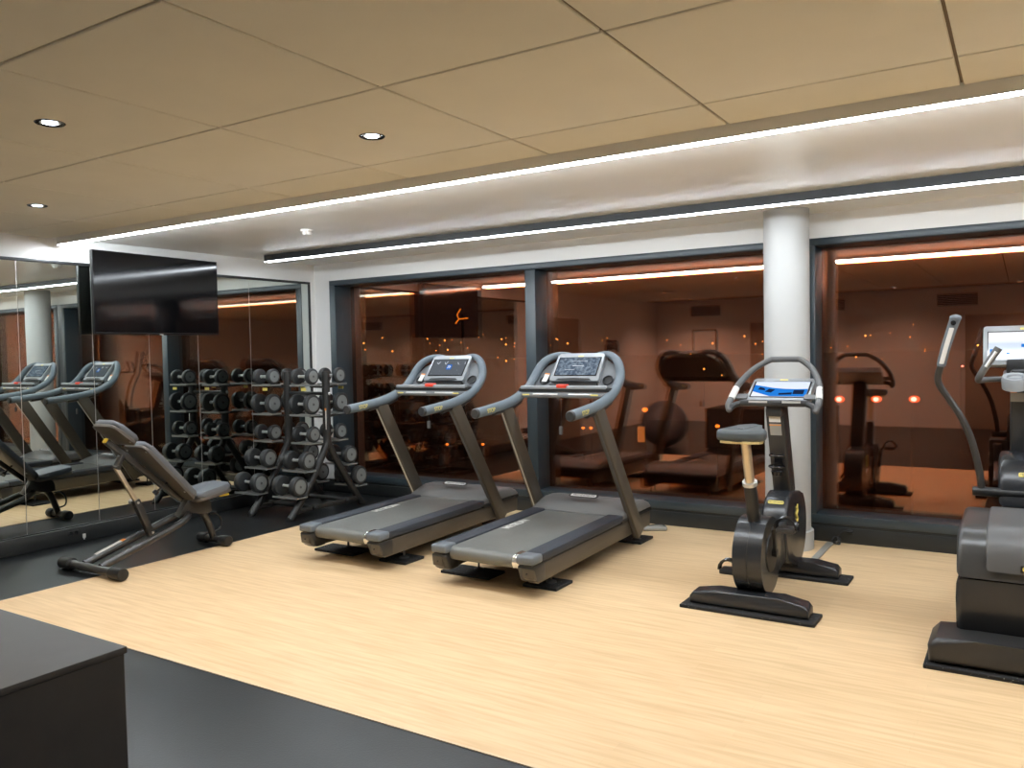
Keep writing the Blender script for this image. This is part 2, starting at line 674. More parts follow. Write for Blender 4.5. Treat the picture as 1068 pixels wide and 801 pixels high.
def window(n, x0, x1, mull):
    fr = MB()
    fw = 0.085
    fr.box((x0, YW - 0.006, 0.14), (x1, YW + 0.30, 0.205), bev=0.004)          # sill rail
    fr.box((x0, YW - 0.006, ZW - 0.055), (x1, YW + 0.30, ZW), bev=0.004)      # head
    fr.box((x0, YW - 0.006, 0.205), (x0 + fw, YW + 0.30, ZW - 0.055), bev=0.004)
    fr.box((x1 - fw, YW - 0.006, 0.205), (x1, YW + 0.30, ZW - 0.055), bev=0.004)
    for c in mull:
        fr.box((c - 0.055, YW + 0.02, 0.205), (c + 0.055, YW + 0.30, ZW - 0.055), bev=0.004)
    o = struct(fr.build('window_%d' % n, 'window_frame'))
    xs = [x0 + fw] + sorted(mull) + [x1 - fw]
    for a, b in zip(xs, xs[1:]):
        p = MB()
        p.box((a + 0.0, -0.003, -1.0325), (b, 0.003, 1.0325))
        p.build('pane', 'inner_pane', o, loc=(0, GY, 1.24))
        p = MB()
        p.box((a + 0.0, -0.003, -1.0325), (b, 0.003, 1.0325))
        p.build('pane', 'outer_pane', o, loc=(0, GY + 0.05, 1.24), rot=(math.radians(-0.06), 0, 0))
    return o


window(1, -6.47, -1.555, [-3.915])
window(2, -1.44, 3.45, [1.0])
f = MB()
f.box((-1.555, YW, 0.14), (-1.44, 7.05, ZW))
f.box((3.45, YW, 0.12), (XR, 7.05, ZW))
struct(f.build('wall_pier', 'window_frame'))

# round white column with its collar
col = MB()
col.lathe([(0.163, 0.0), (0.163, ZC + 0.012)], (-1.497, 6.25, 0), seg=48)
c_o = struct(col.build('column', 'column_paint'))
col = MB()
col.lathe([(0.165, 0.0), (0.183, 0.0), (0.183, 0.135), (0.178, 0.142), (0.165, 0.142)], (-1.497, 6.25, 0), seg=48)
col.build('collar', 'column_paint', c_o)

# mirrors on the left wall: seven sheets in a black edging
seams = [1.55, 2.15, 2.755, 3.365, 3.965, 4.49, 5.005, 5.63, 6.44]
names = ['third sheet left of the television', 'second sheet left of the television, beyond the frame edge', 'sheet at the left edge of the photo',
         'tall mirror sheet left of the television', 'tall mirror sheet behind the left half of the television',
         'tall mirror sheet behind the middle of the television', 'tall mirror sheet behind the right end of the television', 'wide mirror sheet nearest the window corner']
for i in range(2, len(seams) - 1):
    p = MB()
    p.box((XL, seams[i] + 0.0015, 0.135), (XL + 0.012, seams[i + 1] - 0.0015, 2.30))
    o = p.build('mirror_panel', 'mirror')
    p = MB()
    p.box((XL + 0.002, seams[i + 1] - 0.004, 0.137), (XL + 0.0125, seams[i + 1] - 0.0012, 2.299))
    p.build('polished_edge', 'silver', o)
    tag(o, names[i] if i > 2 else 'tall mirror sheet at the left edge of the photo', 'mirror', 'wall mirror sheets')
f = MB()
f.box((XL, 2.0, 2.30), (XL + 0.02, 6.47, 2.325), bev=0.002)
f.box((XL, 6.44, 0.128), (XL + 0.02, 6.47, 2.30), bev=0.002)
f.box((XL, 2.0, 0.128), (XL + 0.03, 6.47, 0.137))
struct(f.build('trim_2', 'black_frame'))

# ------------------------------------------------------------------ ceiling light lines
def led_line(name, label, y, x0, x1, z, drop_mat, emis, lip):
    t = thing(name, label, 'light', (0, y, z), 0, 'ceiling light lines')
    h = MB()
    if lip:            # slim profile at the edge of the tiles, with a low lip on the tile side
        h.box((x0, -0.034, -0.004), (x1, -0.031, 0.056))
        h.box((x0 - 0.004, -0.034, -0.011), (x0, 0.022, 0.056))
        h.box((x0, -0.031, 0.018), (x1, 0.022, 0.056))
    else:              # deep black trough hung from the plaster
        h.box((x0, -0.035, 0.004), (x1, -0.030, 0.066))
        h.box((x0, -0.030, 0.030), (x1, 0.030, 0.066))
        h.box((x0, 0.030, 0.004), (x1, 0.035, 0.066))
        h.box((x0 - 0.004, -0.035, 0.0), (x0, 0.035, 0.066))
    h.build('housing', drop_mat, t)
    d = MB()
    w = 0.017 if lip else 0.029
    d.box((x0, -w, -0.008 if lip else 0.0), (x1, w, 0.018 if lip else 0.006))
    d.build('diffuser', emis, t)
    return t


led_line('light_line', 'long white light line along the edge of the ceiling tiles', LED1_Y, -6.62, XR - 0.05, 2.452, 'white_paint', 'led_white', True)
led_line('light_line', 'white light line in a black trough nearest the windows', LED2_Y, -6.37, XR - 0.05, 2.450, 'black_frame', 'led_white_near_glass', False)


def downlight(x, y, label, k=1.0):
    t = thing('downlight', label, 'light', (x, y, ZC), 0, 'recessed downlights')
    r = MB()
    r.lathe([(0.030, 0.018), (0.040, -0.001), (0.056, -0.004), (0.060, -0.001), (0.060, 0.004)], (0, 0, 0), seg=36)
    r.build('ring', 'black_gloss', t)
    r = MB()
    r.lathe([(0.0, -0.0022), (0.029, -0.0022), (0.029, 0.0)], (0, 0, 0), seg=28)
    r.build('lens', 'lamp_disc', t)
    ld = bpy.data.lights.new('downlight_beam', 'SPOT')
    ld.energy = SPOT_POWER * k
    ld.color = (1.0, 0.93, 0.84)
    ld.spot_size = math.radians(140)
    ld.spot_blend = 0.9
    ld.shadow_soft_size = 0.04
    lo = bpy.data.objects.new('downlight_beam', ld)
    COL.objects.link(lo)
    lo.location = (0, 0, -0.02)
    lo.parent = t
    return t


downlight(-3.47, 1.908, 'recessed black-ringed downlight at the left edge of the tiled ceiling')
downlight(-2.532, 2.863, 'recessed black-ringed downlight in the tile nearest the light line, middle of the ceiling')
downlight(-5.36, 2.845, 'small-looking recessed downlight farthest back, above the television')
for x, y in ((1.2, 1.9), (2.1, 2.8), (-5.3, 0.1), (-3.5, -0.9), (-5.6, -2.0), (-3.75, -2.0), (-1.9, -2.0), (-0.05, -2.0), (1.8, -2.0)):  # added unseen lamps for ambient and back-wall fill; one matches a corner glow
    downlight(x, y, 'recessed downlight behind the camera seen only in reflections', (2.2 if x < -3 else 1.3) if y < 0 else 1.0)

sd = MB()
sd.lathe([(0.052, 0.0), (0.052, -0.014), (0.040, -0.018), (0.040, -0.026), (0.030, -0.042), (0.0, -0.046)], (-4.86, 4.69, ZC + 0.012), seg=32)
tag(sd.build('smoke_detector', 'white_paint'), 'small round white smoke detector on the plaster ceiling', 'smoke detector')

# ------------------------------------------------------------------ television
tv_c = Vector((-6.585, 4.545, 2.080))
tv = thing('television', 'large black wall-hung television in front of the mirrors', 'television', tv_c, math.radians(1.5))
# local: screen faces +x, y to the window, z up
b_ = MB()
b_.box((-0.035, -0.632, -0.352), (0.0, 0.632, 0.352), bev=0.006)
b_.box((-0.062, -0.30, -0.25), (-0.03, 0.30, 0.15), bev=0.01)
b_.build('casing', 'black_plastic', tv)
b_ = MB()
b_.box((-0.001, -0.624, -0.336), (0.002, 0.624, 0.345))
b_.build('screen', 'tv_screen', tv)
b_ = MB()
b_.box((0.0, -0.632, -0.352), (0.004, 0.632, -0.344))
b_.box((0.0, -0.632, 0.346), (0.003, 0.632, 0.352))
b_.box((0.0, 0.626, -0.344), (0.003, 0.632, 0.346))
b_.box((0.0, -0.632, -0.344), (0.003, -0.626, 0.346))
b_.build('bezel', 'black_gloss', tv)
b_ = MB()
b_.box((0.0, -0.018, -0.3555), (0.006, 0.018, -0.349), bev=0.001)
b_.build('badge', 'label_white', tv)
b_ = MB()
b_.box((-0.094, -0.18, -0.12), (-0.06, 0.18, 0.12))
b_.build('wall_bracket', 'black_plastic', tv)

# ------------------------------------------------------------------ treadmills
def build_treadmill(loc, label, screen):
    t = thing('treadmill', label, 'treadmill', loc, 0, 'two treadmills facing the windows')
    lean = lambda c: (c.x, c.y, c.z + 0.017 * (c.y + 0.85))
    # side bodies
    for sx in (-1, 1):
        x0, x1 = sorted((sx * 0.300, sx * 0.385))
        m = MB()
        prof = [(-0.80, 0.095), (-0.86, 0.135), (-0.868, 0.19), (-0.862, 0.213), (0.93, 0.213), (0.945, 0.19), (0.935, 0.095)]
        m.prism(prof, x0, x1, 'X', bev=0.012)
        m.each(lean)
        o = m.build('side_frame', 'machine_brown', t)
        m = MB()
        m.box((min(sx * 0.266, sx * 0.3872), -0.868, 0.1), (max(sx * 0.266, sx * 0.3872), -0.72, 0.2125), bev=0.014)
        m.each(lambda c: (c.x, c.y + (0.055 * max(0, (0.14 - c.z) / 0.04) if c.y < -0.8 else 0), c.z)).each(lean)
        m.build('end_cover', 'machine_dark', o)
        m = MB()
        m.lathe([(0.006, 0), (0.006, -0.004)], (sx * 0.335, -0.866, 0.165), 'Y', 10)
        m.build('screw', 'black_plastic', o)
        # foot rail
        x0, x1 = sorted((sx * 0.262, sx * 0.388))
        m = MB()
        m.box((x0, -0.76, 0.218), (x1, 0.50, 0.272), bev=0.012)
        m.each(lean)
        r = m.build('foot_rail', 'rail_blue', t)
        m = MB()
        m.box((x0 - 0.001, -0.875, 0.218), (x1 + 0.001, -0.755, 0.2735), bev=0.016, seg=3)
        m.each(lean)
        m.build('rail_end_cap', 'cap_blue', r)
    # inner deck box
    m = MB()
    m.box((-0.30, -0.70, 0.14), (0.30, 0.90, 0.215))
    m.each(lean)
    m.build('deck', 'black_plastic', t)
    # running belt, wrapped round the rear roller
    prof = []
    for k in range(9):
        a = PI / 2 + PI * k / 8
        prof.append((-0.79 + 0.045 * math.cos(a), 0.214 + 0.045 * math.sin(a)))
    prof += [(0.46, 0.169), (0.46, 0.259)]
    m = MB()
    m.prism(prof, -0.262, 0.262, 'X')
    m.each(lean)
    belt = m.build('running_belt', 'belt', t, sharp=50)
    m = MB()
    prof = []
    for k in range(9):
        a = PI / 2 + PI * k / 8
        prof.append((-0.79 + 0.047 * math.cos(a), 0.214 + 0.047 * math.sin(a)))
    prof = [(-0.72, 0.261)] + prof + [(-0.76, 0.169), (-0.76, 0.20), (-0.72, 0.2595)]
    m.prism(prof, 0.212, 0.262, 'X')
    m.each(lean)
    m.build('silver_band', 'chrome', t, sharp=50)
    lettering('MYRUN', 0.085, 'label_white', belt, frame_mtx((-0.205, -0.11, 0.2625 + 0.017 * 0.74), (0.0, 1, 0.017), (-1, 0, 0)), bold=0.0022)
    # motor hood
    prof = [(0.40, 0.235), (0.405, 0.285), (0.44, 0.312), (0.52, 0.352), (0.60, 0.372), (0.72, 0.372), (0.84, 0.345), (0.92, 0.30), (0.945, 0.262), (0.945, 0.235)]
    m = MB()
    m.prism(prof, -0.39, 0.39, 'X', bev=0.03, seg=3)
    # shoulders fall away towards both sides
    m.each(lambda c: (c.x, c.y, 0.235 + (c.z - 0.235) * (1 - 0.42 * max(0, (abs(c.x) - 0.27) / 0.12) ** 1.5)))
    m.each(lean)
    hood = m.build('motor_hood', 'hood_grey', t, sharp=40)
    m = MB()
    m.prism([(0.395, 0.216), (0.395, 0.234), (0.948, 0.234), (0.948, 0.216)], -0.392, 0.392, 'X')
    m.each(lean)
    m.build('hood_seam', 'black_plastic', hood)
    sl = math.atan2(0.040, 0.08)
    c0 = Vector((0.0, 0.548, 0.3905))
    bx = frame_mtx(c0, (1, 0, 0), (0, 1, 0.34))
    m = MB()
    m.prism(rrect(0.25, 0.058, 0.028), -0.001, 0.0012, 'Z')
    pl = m.build('badge_rim', 'machine_dark', hood)
    pl.matrix_local = bx
    m = MB()
    m.prism(rrect(0.215, 0.038, 0.012), 0.0, 0.0022, 'Z')
    pl = m.build('badge', 'label_white', hood)
    pl.matrix_local = bx
    lettering('TECHNOGYM', 0.030, 'machine_dark', hood, bx @ Matrix.Translation((0, 0, 0.0026)))
    # leaning uprights
    for sx in (-1, 1):
        m = MB()
        m.bar((sx * 0.408, 0.655, 0.115), (sx * 0.375, 0.035, 1.12), 0.118, 0.052, bev=0.012)
        m.build('upright', 'machine_brown', t)
        m = MB()
        m.bar((sx * 0.408, 0.597, 0.10), (sx * 0.375, -0.022, 1.09), 0.004, 0.012)
        m.build('upright_trim', 'silver' if sx < 0 else 'machine_grey', t)
    # handrail loops
    path = [(0.375, -0.33, 1.082), (0.375, -0.15, 1.098), (0.375, 0.05, 1.122), (0.375, 0.22, 1.162), (0.372, 0.36, 1.222),
            (0.365, 0.455, 1.305), (0.335, 0.505, 1.39), (0.285, 0.54, 1.445), (0.21, 0.575, 1.475), (0.12, 0.60, 1.475)]
    for sx in (-1, 1):
        pts = [(sx * x, y, z) for x, y, z in path]
        m = MB()
        m.tube(pts[3:], [0.031, 0.034, 0.034, 0.032, 0.026, 0.018], 14, 6)
        h = m.build('handrail', 'grip', t, sharp=60)
        m = MB()
        m.tube(pts[:5], [0.036, 0.037, 0.037, 0.037, 0.036], 16, 6)
        m.ball(pts[0], 0.036, sy=0.7)
        m.build('hand_grip', 'grip', h, sharp=60)
        m = MB()
        m.lathe([(0.0, -0.018), (0.030, -0.016), (0.036, -0.004), (0.036, 0.004)], (sx * 0.375, -0.345, 1.081), 'Y', 20)
        m.build('end_cap', 'machine_dark', h)
        m = MB()
        m.tube([(sx * 0.375, -0.12, 1.073), (sx * 0.375, 0.10, 1.10), (sx * 0.375, 0.24, 1.14)], 0.026, 12, 4)
        m.build('grip_underside', 'machine_dark', h, sharp=60)
        lettering('STOP', 0.042, 'label_yellow', h, frame_mtx((sx * 0.375 + 0.0375, -0.20, 1.094), (0, 1, 0.09), (-0.10, -0.09, 1)))
    # console: wide grey wing panel, raised display housing, cup holders, tray and sensor bar
    base = Vector((0.0, 0.415, 1.265))
    upd = Vector((0.0, 0.19, 0.245)).normalized()
    W = frame_mtx(base, (1, 0, 0), upd)
    wing = MB()
    wing.prism([(-0.345, -0.03), (0.345, -0.03), (0.352, 0.03), (0.335, 0.11), (0.29, 0.18), (0.22, 0.225), (-0.22, 0.225), (-0.29, 0.18), (-0.335, 0.11), (-0.352, 0.03)], -0.05, -0.022, 'Z', bev=0.006)
    wg = wing.build('console_panel', 'wing_grey', t)
    wg.matrix_local = W
    hs = MB()
    hs.prism(rrect(0.415, 0.258, 0.016), -0.04, 0.018, 'Z', bev=0.006)
    hs.each(lambda c: (c.x * (1.0 - 0.18 * (c.y + 0.13)), c.y + 0.135, c.z))
    hs.box((-0.185, 0.245, -0.035), (0.185, 0.275, 0.012), bev=0.008)
    ho = hs.build('display_housing', 'console_silver', t)
    ho.matrix_local = W
    sc = MB()
    sc.box((-0.180, 0.052, 0.0175), (0.180, 0.226, 0.0205))
    so = sc.build('screen_surround', 'black_gloss', ho)
    sc = MB()
    sc.box((-0.172, -0.080, 0.0), (0.172, 0.080, 0.0012))
    so = sc.build('screen', screen, ho)
    so.location = (0, 0.140, 0.0206)
    if screen == 'screen_home':
        s2 = MB()
        s2.prism(rrect(0.052, 0.052, 0.008), 0.0, 0.001, 'Z')
        s2.build('app_tile', 'screen_blue', ho, loc=(0.012, 0.142, 0.0222))
        s2 = MB()
        s2.box((-0.014, -0.014, 0), (-0.006, 0.014, 0.0006))
        s2.box((-0.014, 0.006, 0), (0.002, 0.014, 0.0006))
        s2.box((0.004, -0.014, 0), (0.012, 0.014, 0.0006))
        s2.box((0.004, -0.001, 0), (0.018, 0.005, 0.0006))
        s2.build('app_symbol', 'screen_white', ho, loc=(0.011, 0.142, 0.0233))
        s2 = MB()
        for a_, b_2 in (((-0.135, 0.05), (-0.115, 0.035)), ((-0.115, 0.035), (-0.10, 0.058)), ((-0.05, 0.052), (-0.035, 0.03)), ((-0.035, 0.03), (-0.02, 0.062)), ((0.085, 0.05), (0.10, 0.028)), ((0.16, 0.055), (0.165, 0.03))):
            s2.bar((a_[0], a_[1], 0.001), (b_2[0], b_2[1], 0.001), 0.004, 0.001, up=(0, 0, 1))
        s2.build('star_lines', 'screen_white', ho, loc=(0, 0.140, 0.0215))
    else:
        s2 = MB()
        s2.box((-0.045, 0.0, 0), (0.05, 0.005, 0.0008))
        s2.box((-0.06, 0.045, 0), (0.07, 0.0475, 0.0008))
        s2.box((-0.10, -0.035, 0), (-0.02, -0.032, 0.0008))
        s2.build('map_lines', 'screen_white', ho, loc=(0, 0.142, 0.0222))
    s2 = MB()
    s2.prism([(-0.15, 0.012), (-0.06, 0.004), (0.06, 0.004), (0.15, 0.012), (0.13, 0.026), (0.0, 0.032), (-0.13, 0.026)], 0.018, 0.0225, 'Z')
    s2.build('book_ledge', 'black_plastic', ho)
    s2 = MB()
    s2.box((-0.022, 0.2325, 0.018), (0.022, 0.2415, 0.0195))
    s2.build('maker_badge', 'label_yellow', ho)
    s2 = MB()
    s2.box((-0.20, -0.035, -0.02), (0.20, 0.0, 0.008), bev=0.004)
    s2.build('display_shadow_gap', 'black_plastic', ho)
    # slots in the wings
    for sx in (-1, 1):
        cup = MB()
        cup.lathe([(0.042, 0.0), (0.042, 0.008), (0.037, 0.008), (0.034, -0.03), (0.0, -0.03)], (0, 0, 0), 'Z', 24)
        co = cup.build('cup_holder', 'black_plastic', t)
        co.matrix_local = W @ Matrix.Translation((sx * 0.268, 0.035, -0.018))
    lb = MB()
    lb.box((-0.022, -0.040, 0), (0.022, 0.034, 0.001))
    lo = lb.build('warning_label', 'label_white', t)
    lo.matrix_local = W @ Matrix.Translation((-0.262, 0.058, -0.008)) @ Matrix.Rotation(-0.10, 4, 'Z')
    lb = MB()
    lb.box((-0.022, 0.026, 0.001), (0.022, 0.038, 0.0016))
    lb.build('label_stripe', 'label_orange', lo)
    # tray shelf and sensor bar across
    m = MB()
    m.box((-0.375, 0.235, 1.205), (0.375, 0.40, 1.235), bev=0.006)
    m.build('tray', 'machine_dark', t)
    m = MB()
    m.box((-0.355, 0.222, 1.226), (0.355, 0.262, 1.252), bev=0.008)
    m.build('tray_edge', 'console_silver', t)
    m = MB()
    m.tube([(-0.385, 0.235, 1.182), (0.385, 0.235, 1.182)], 0.021, 14)
    bar = m.build('sensor_bar', 'wing_grey', t)
    m = MB()
    for a_, b_2 in ((-0.24, -0.03), (0.06, 0.25)):
        m.tube([(a_, 0.2185, 1.1885), (b_2, 0.2185, 1.1885)], 0.0065, 8)
    m.build('sensor_plate', 'silver', bar)
    for x in (-0.30, 0.27):
        m = MB()
        m.box((x - 0.03, 0.2115, 1.180), (x + 0.03, 0.216, 1.190), bev=0.002)
        m.build('button_mark', 'label_yellow', bar)
    m = MB()
    m.box((-0.04, 0.212, 1.236), (0.04, 0.268, 1.262), bev=0.006)
    m.build('stop_key', 'red_key', t)
    m = MB()
    m.tube([(0.0, 0.212, 1.17), (0.006, 0.205, 1.10), (0.0, 0.205, 0.955)], 0.0022, 6, 5)
    cord = m.build('safety_cord', 'black_plastic', t)
    m = MB()
    m.box((-0.012, 0.195, 0.895), (0.012, 0.214, 0.955), bev=0.003)
    m.build('clip', 'machine_grey', cord)
    # adjustable feet
    for sx, y in ((-1, -0.46), (1, -0.50), (-1, 0.86), (1, 0.86)):
        m = MB()
        m.lathe([(0.036, 0.019), (0.036, 0.026), (0.02, 0.034), (0.007, 0.036), (0.007, 0.15)], (sx * 0.295, y, 0), seg=18)
        m.build('foot', 'black_plastic' if y > 0 else 'machine_grey', t)
    return t


def rubber_pad(x, y, label, w=0.24, d=0.21, rz=0.0, grp='black rubber pads under the treadmills'):
    m = MB()
    m.box((-w / 2, -d / 2, 0.0), (w / 2, d / 2, 0.019), bev=0.003, seg=1)
    o = m.build('rubber_pad', 'speckled_rubber', loc=(x, y, 0.0), rot=(0, 0, rz))
    return tag(o, label, 'rubber pad', grp)


T2, T1 = (-2.865, 5.01, 0), (-4.125, 5.06, 0)
build_treadmill(T2, 'dark grey treadmill nearest the exercise bike, its screen showing a pale map', 'screen_map')
build_treadmill(T1, 'dark grey treadmill nearest the dumbbell rack, its screen showing a blue tile', 'screen_home')
for (tx, ty, _), who in ((T2, 'treadmill nearest the exercise bike'), (T1, 'treadmill nearest the dumbbell rack')):
    rubber_pad(tx - 0.32, ty - 0.50, 'black rubber pad under the rear left foot of the ' + who, 0.40, 0.20)
    rubber_pad(tx + 0.27, ty - 0.50, 'black rubber pad under the rear right foot of the ' + who, 0.25, 0.22)
    rubber_pad(tx - 0.27, ty + 0.90, 'black rubber pad under the front left foot of the ' + who)
    rubber_pad(tx + 0.24, ty + 0.90, 'black rubber pad under the front right foot of the ' + who, 0.26, 0.25)

# ------------------------------------------------------------------ dumbbell rack
RX, RY = (-6.21, -5.68), 5.665
rack = thing('dumbbell_rack', 'black steel two-sided dumbbell rack by the mirror and window corner', 'dumbbell rack', (0, 0, 0))
rack.location = ((RX[0] + RX[1]) / 2, RY, 0)
cxr = rack.location.x
TIERS = [(0.180, 1.315, 0.076, 0.235), (0.190, 1.052, 0.096, 0.240), (0.180, 0.767, 0.077, 0.235), (0.280, 0.527, 0.088, 0.280), (0.405, 0.304, 0.093, 0.290)]
OFFX = -0.095
for px in RX:
    lx = px - cxr
    m = MB()
    m.tube([(lx, 0, 1.352), (lx, 0, 0.70)], 0.038, 16)
    m.tube([(lx, 0, 1.352), (lx, 0, 1.358)], 0.040, 16)
    post = m.build('post', 'rack_steel', rack)
    for sy in (-1, 1):
        m = MB()
        m.tube([(lx, 0, 0.76), (lx, sy * 0.006, 0.69), (lx, sy * 0.045, 0.60), (lx, sy * 0.265, 0.27), (lx, sy * (0.495 if sy < 0 else 0.455), 0.014)], 0.034, 14, 5)
        leg = m.build('leg', 'rack_steel', rack)
        m = MB()
        m.lathe([(0.034, 0.0), (0.034, 0.02), (0.028, 0.024)], (lx, sy * (0.500 if sy < 0 else 0.462), 0), seg=16)
        m.build('foot', 'black_plastic', leg)
        for ti, (dy, z, r, L) in enumerate(TIERS):
            zt = z - r - 0.004
            m = MB()
            hw, hd = L / 2 + 0.018, 0.062
            # shallow cradle: floor plate, turned-up lips, and the arm back to the post
            m.box((lx + OFFX - hw, sy * dy - hd, zt - 0.012), (lx + OFFX + hw, sy * dy + hd, zt - 0.002), bev=0.003, seg=1)
            for q in (-1, 1):
                m.box((lx + OFFX - hw, sy * dy + q * hd - 0.004, zt - 0.012), (lx + OFFX + hw, sy * dy + q * hd + 0.004, zt + 0.006))
            tr = m.build('tray', 'tray_steel', rack)
            m = MB()
            yl0 = 0.0 if z > 0.66 else sy * (0.045 + (0.60 - zt) / 0.33 * 0.23)
            m.bar((lx, yl0, zt - 0.03), (lx - 0.02, sy * dy, zt - 0.014), 0.03, 0.022, up=(0, 0, 1))
            m.build('tray_arm', 'rack_steel', tr)
            if ti == 0:
                m = MB()
                m.box((lx + OFFX + 0.02, sy * (dy + 0.066) - 0.002, zt - 0.055), (lx + OFFX + 0.085, sy * (dy + 0.066) + 0.002, zt - 0.028))
                m.build('size_label', 'label_yellow', tr)
    m = MB()
    m.bar((lx, -0.42, 0.075), (lx, 0.42, 0.075), 0.042, 0.042, bev=0.008)
    m.build('foot_rail', 'rack_steel', rack)
for y, z, r_ in ((0.0, 1.145, 0.017), (-0.22, 0.085, 0.022), (0.22, 0.085, 0.022)):
    m = MB()
    m.tube([(RX[0] - cxr - 0.045, y, z), (RX[1] - cxr + 0.045, y, z)], r_, 12)
    cb = m.build('cross_bar', 'rack_steel', rack)
    for q in (RX[0] - cxr - 0.047, RX[1] - cxr + 0.047):
        m = MB()
        m.ball((q, y, z), r_ * 0.95, sx=0.6, seg=12, rings=8)
        m.build('bar_end', 'silver' if z > 1 else 'rack_steel', cb)
m = MB()
m.box((RX[1] - cxr + 0.006, -0.034, 0.80), (RX[1] - cxr + 0.026, -0.030, 0.985))
lb = m.build('instruction_label', 'label_white', rack)
m = MB()
m.box((RX[1] - cxr + 0.005, -0.036, 0.985), (RX[1] - cxr + 0.027, -0.030, 1.005))
m.build('label_stripe', 'label_orange', lb)


def make_dumbbell(r, L):
    d = thing('dumbbell', '', 'dumbbell')
    ht = 0.046 if L < 0.26 else 0.066
    m = MB()
    m.tube([(-L / 2 + ht, 0, 0), (-L / 2 + ht + 0.012, 0, 0), (0, 0, 0), (L / 2 - ht - 0.012, 0, 0), (L / 2 - ht, 0, 0)], [0.017, 0.0135, 0.0155, 0.0135, 0.017], 14)
    m.build('handle', 'silver', d)
    for s in (-1, 1):
        m = MB()
        a, b2 = s * (L / 2 - ht), s * L / 2
        m.lathe([(r - 0.012, a), (r - 0.003, a + s * 0.004), (r, a + s * 0.012), (r, b2 - s * 0.012), (r - 0.003, b2 - s * 0.004), (r - 0.012, b2)], (0, 0, 0), 'X', 32)
        h = m.build('head', 'dumbbell_rubber', d, sharp=50)
        m = MB()
        m.lathe([(r * 0.72, b2 - s * 0.001), (r * 0.72, b2 + s * 0.0018), (r * 0.66, b2 + s * 0.0022), (r * 0.66, b2 + s * 0.0004), (r * 0.60, b2 + s * 0.0004), (r * 0.60, b2 + s * 0.0022), (0.0, b2 + s * 0.0024)], (0, 0, 0), 'X', 32)
        m.build('end_cap', 'dumbbell_cap', h)
        m = MB()
        q = r * 0.13
        for dy, dz in ((-0.5, 0), (0.5, 0)):
            m.box((b2 + s * 0.0015, (dy - 0.28) * q, -q), (b2 + s * 0.0032, (dy + 0.28) * q, q * (1 if dy < 0 else 0.6)))
        m.box((b2 + s * 0.0015, -q, -0.2 * q), (b2 + s * 0.0032, q, 0.2 * q))
        m.build('weight_mark', 'dumbbell_mark', h)
    return d


t_words = ['top', 'second', 'middle', 'fourth', 'bottom']
for ti, (dy, z, r, L) in enumerate(TIERS):
    proto = None
    for pi_, px in enumerate(RX):
        for sy in (-1, 1):
            if proto is None:
                proto = make_dumbbell(r, L)
                d = proto
            else:
                d = copy_tree(proto)
            d.location = (px + OFFX, RY + sy * dy, z)
            d['label'] = 'round-headed black dumbbell on the %s tray, %s side of the %s post' % (t_words[ti], 'bench' if sy < 0 else 'window', 'mirror-side' if pi_ == 0 else 'treadmill-side')
            d['group'] = 'dumbbells on the rack'

# ------------------------------------------------------------------ adjustable bench
bench = thing('weight_bench', 'adjustable dark padded weight bench with raised backrest', 'weight bench', (-5.545, 3.74, 0))


def pad(name, c, ang, length, width, th, parent, mat='vinyl', topmat='vinyl_top', r=0.05):
    """upholstered board: local y runs along its length tilted by ang (rad, rising to -y), z is the outward face"""
    mt = Matrix.Translation(Vector(c)) @ Matrix.Rotation(ang, 4, 'X')
    m = MB()
    m.prism(rrect(width, length, r), -th / 2, -th / 2 + 0.022, 'Z', bev=0.004)
    o = m.build(name, mat, parent, sharp=45)
    o.matrix_local = mt
    m = MB()
    m.prism(rrect(width, length, r), -th / 2 + 0.022, th / 2, 'Z', bev=0.018, seg=3)
    m.build('cushion', topmat, o, sharp=45)
    return o


BY = 3.74
# backrest from (3.98, .42) up to (3.57, .87)
bk = pad('backrest', (0, 3.785 - BY, 0.655), math.radians(-47.7), 0.62, 0.285, 0.058, bench)
m = MB()
for sx in (-1, 1):
    for yy in (-0.26, 0.20):
        m.ball((sx * 0.115, yy, -0.030), 0.008, sz=0.5, seg=10, rings=6)
m.build('bolt', 'silver', bk)
hd = pad('headrest', (0, 3.432 - BY, 0.982), math.radians(-40.0), 0.235, 0.285, 0.060, bench)
m = MB()
for sx in (-1, 1):
    m.ball((sx * 0.115, 0.07, -0.031), 0.008, sz=0.5, seg=10, rings=6)
m.build('bolt', 'silver', hd)
st = pad('seat', (0, 4.165 - BY, 0.445), math.radians(8.0), 0.32, 0.285, 0.07, bench)
# spine tube behind the backrest
m = MB()
m.bar((0, 3.352 - BY, 0.93), (0, 3.945 - BY, 0.405), 0.042, 0.045, bev=0.008)
sp = m.build('spine', 'bench_frame', bench)
m = MB()
m.bar((0, 3.344 - BY, 0.937), (0, 3.358 - BY, 0.925), 0.036, 0.036, bev=0.004)
m.build('end_plug', 'yellow', sp)
m = MB()
m.bar((0.0, 3.475 - BY, 0.82), (0, 3.425 - BY, 0.725), 0.032, 0.05, bev=0.005)
m.tube([(-0.035, 3.425 - BY, 0.73), (0.035, 3.425 - BY, 0.73)], 0.016, 12)
m.build('strut_bracket', 'bench_frame', bench)
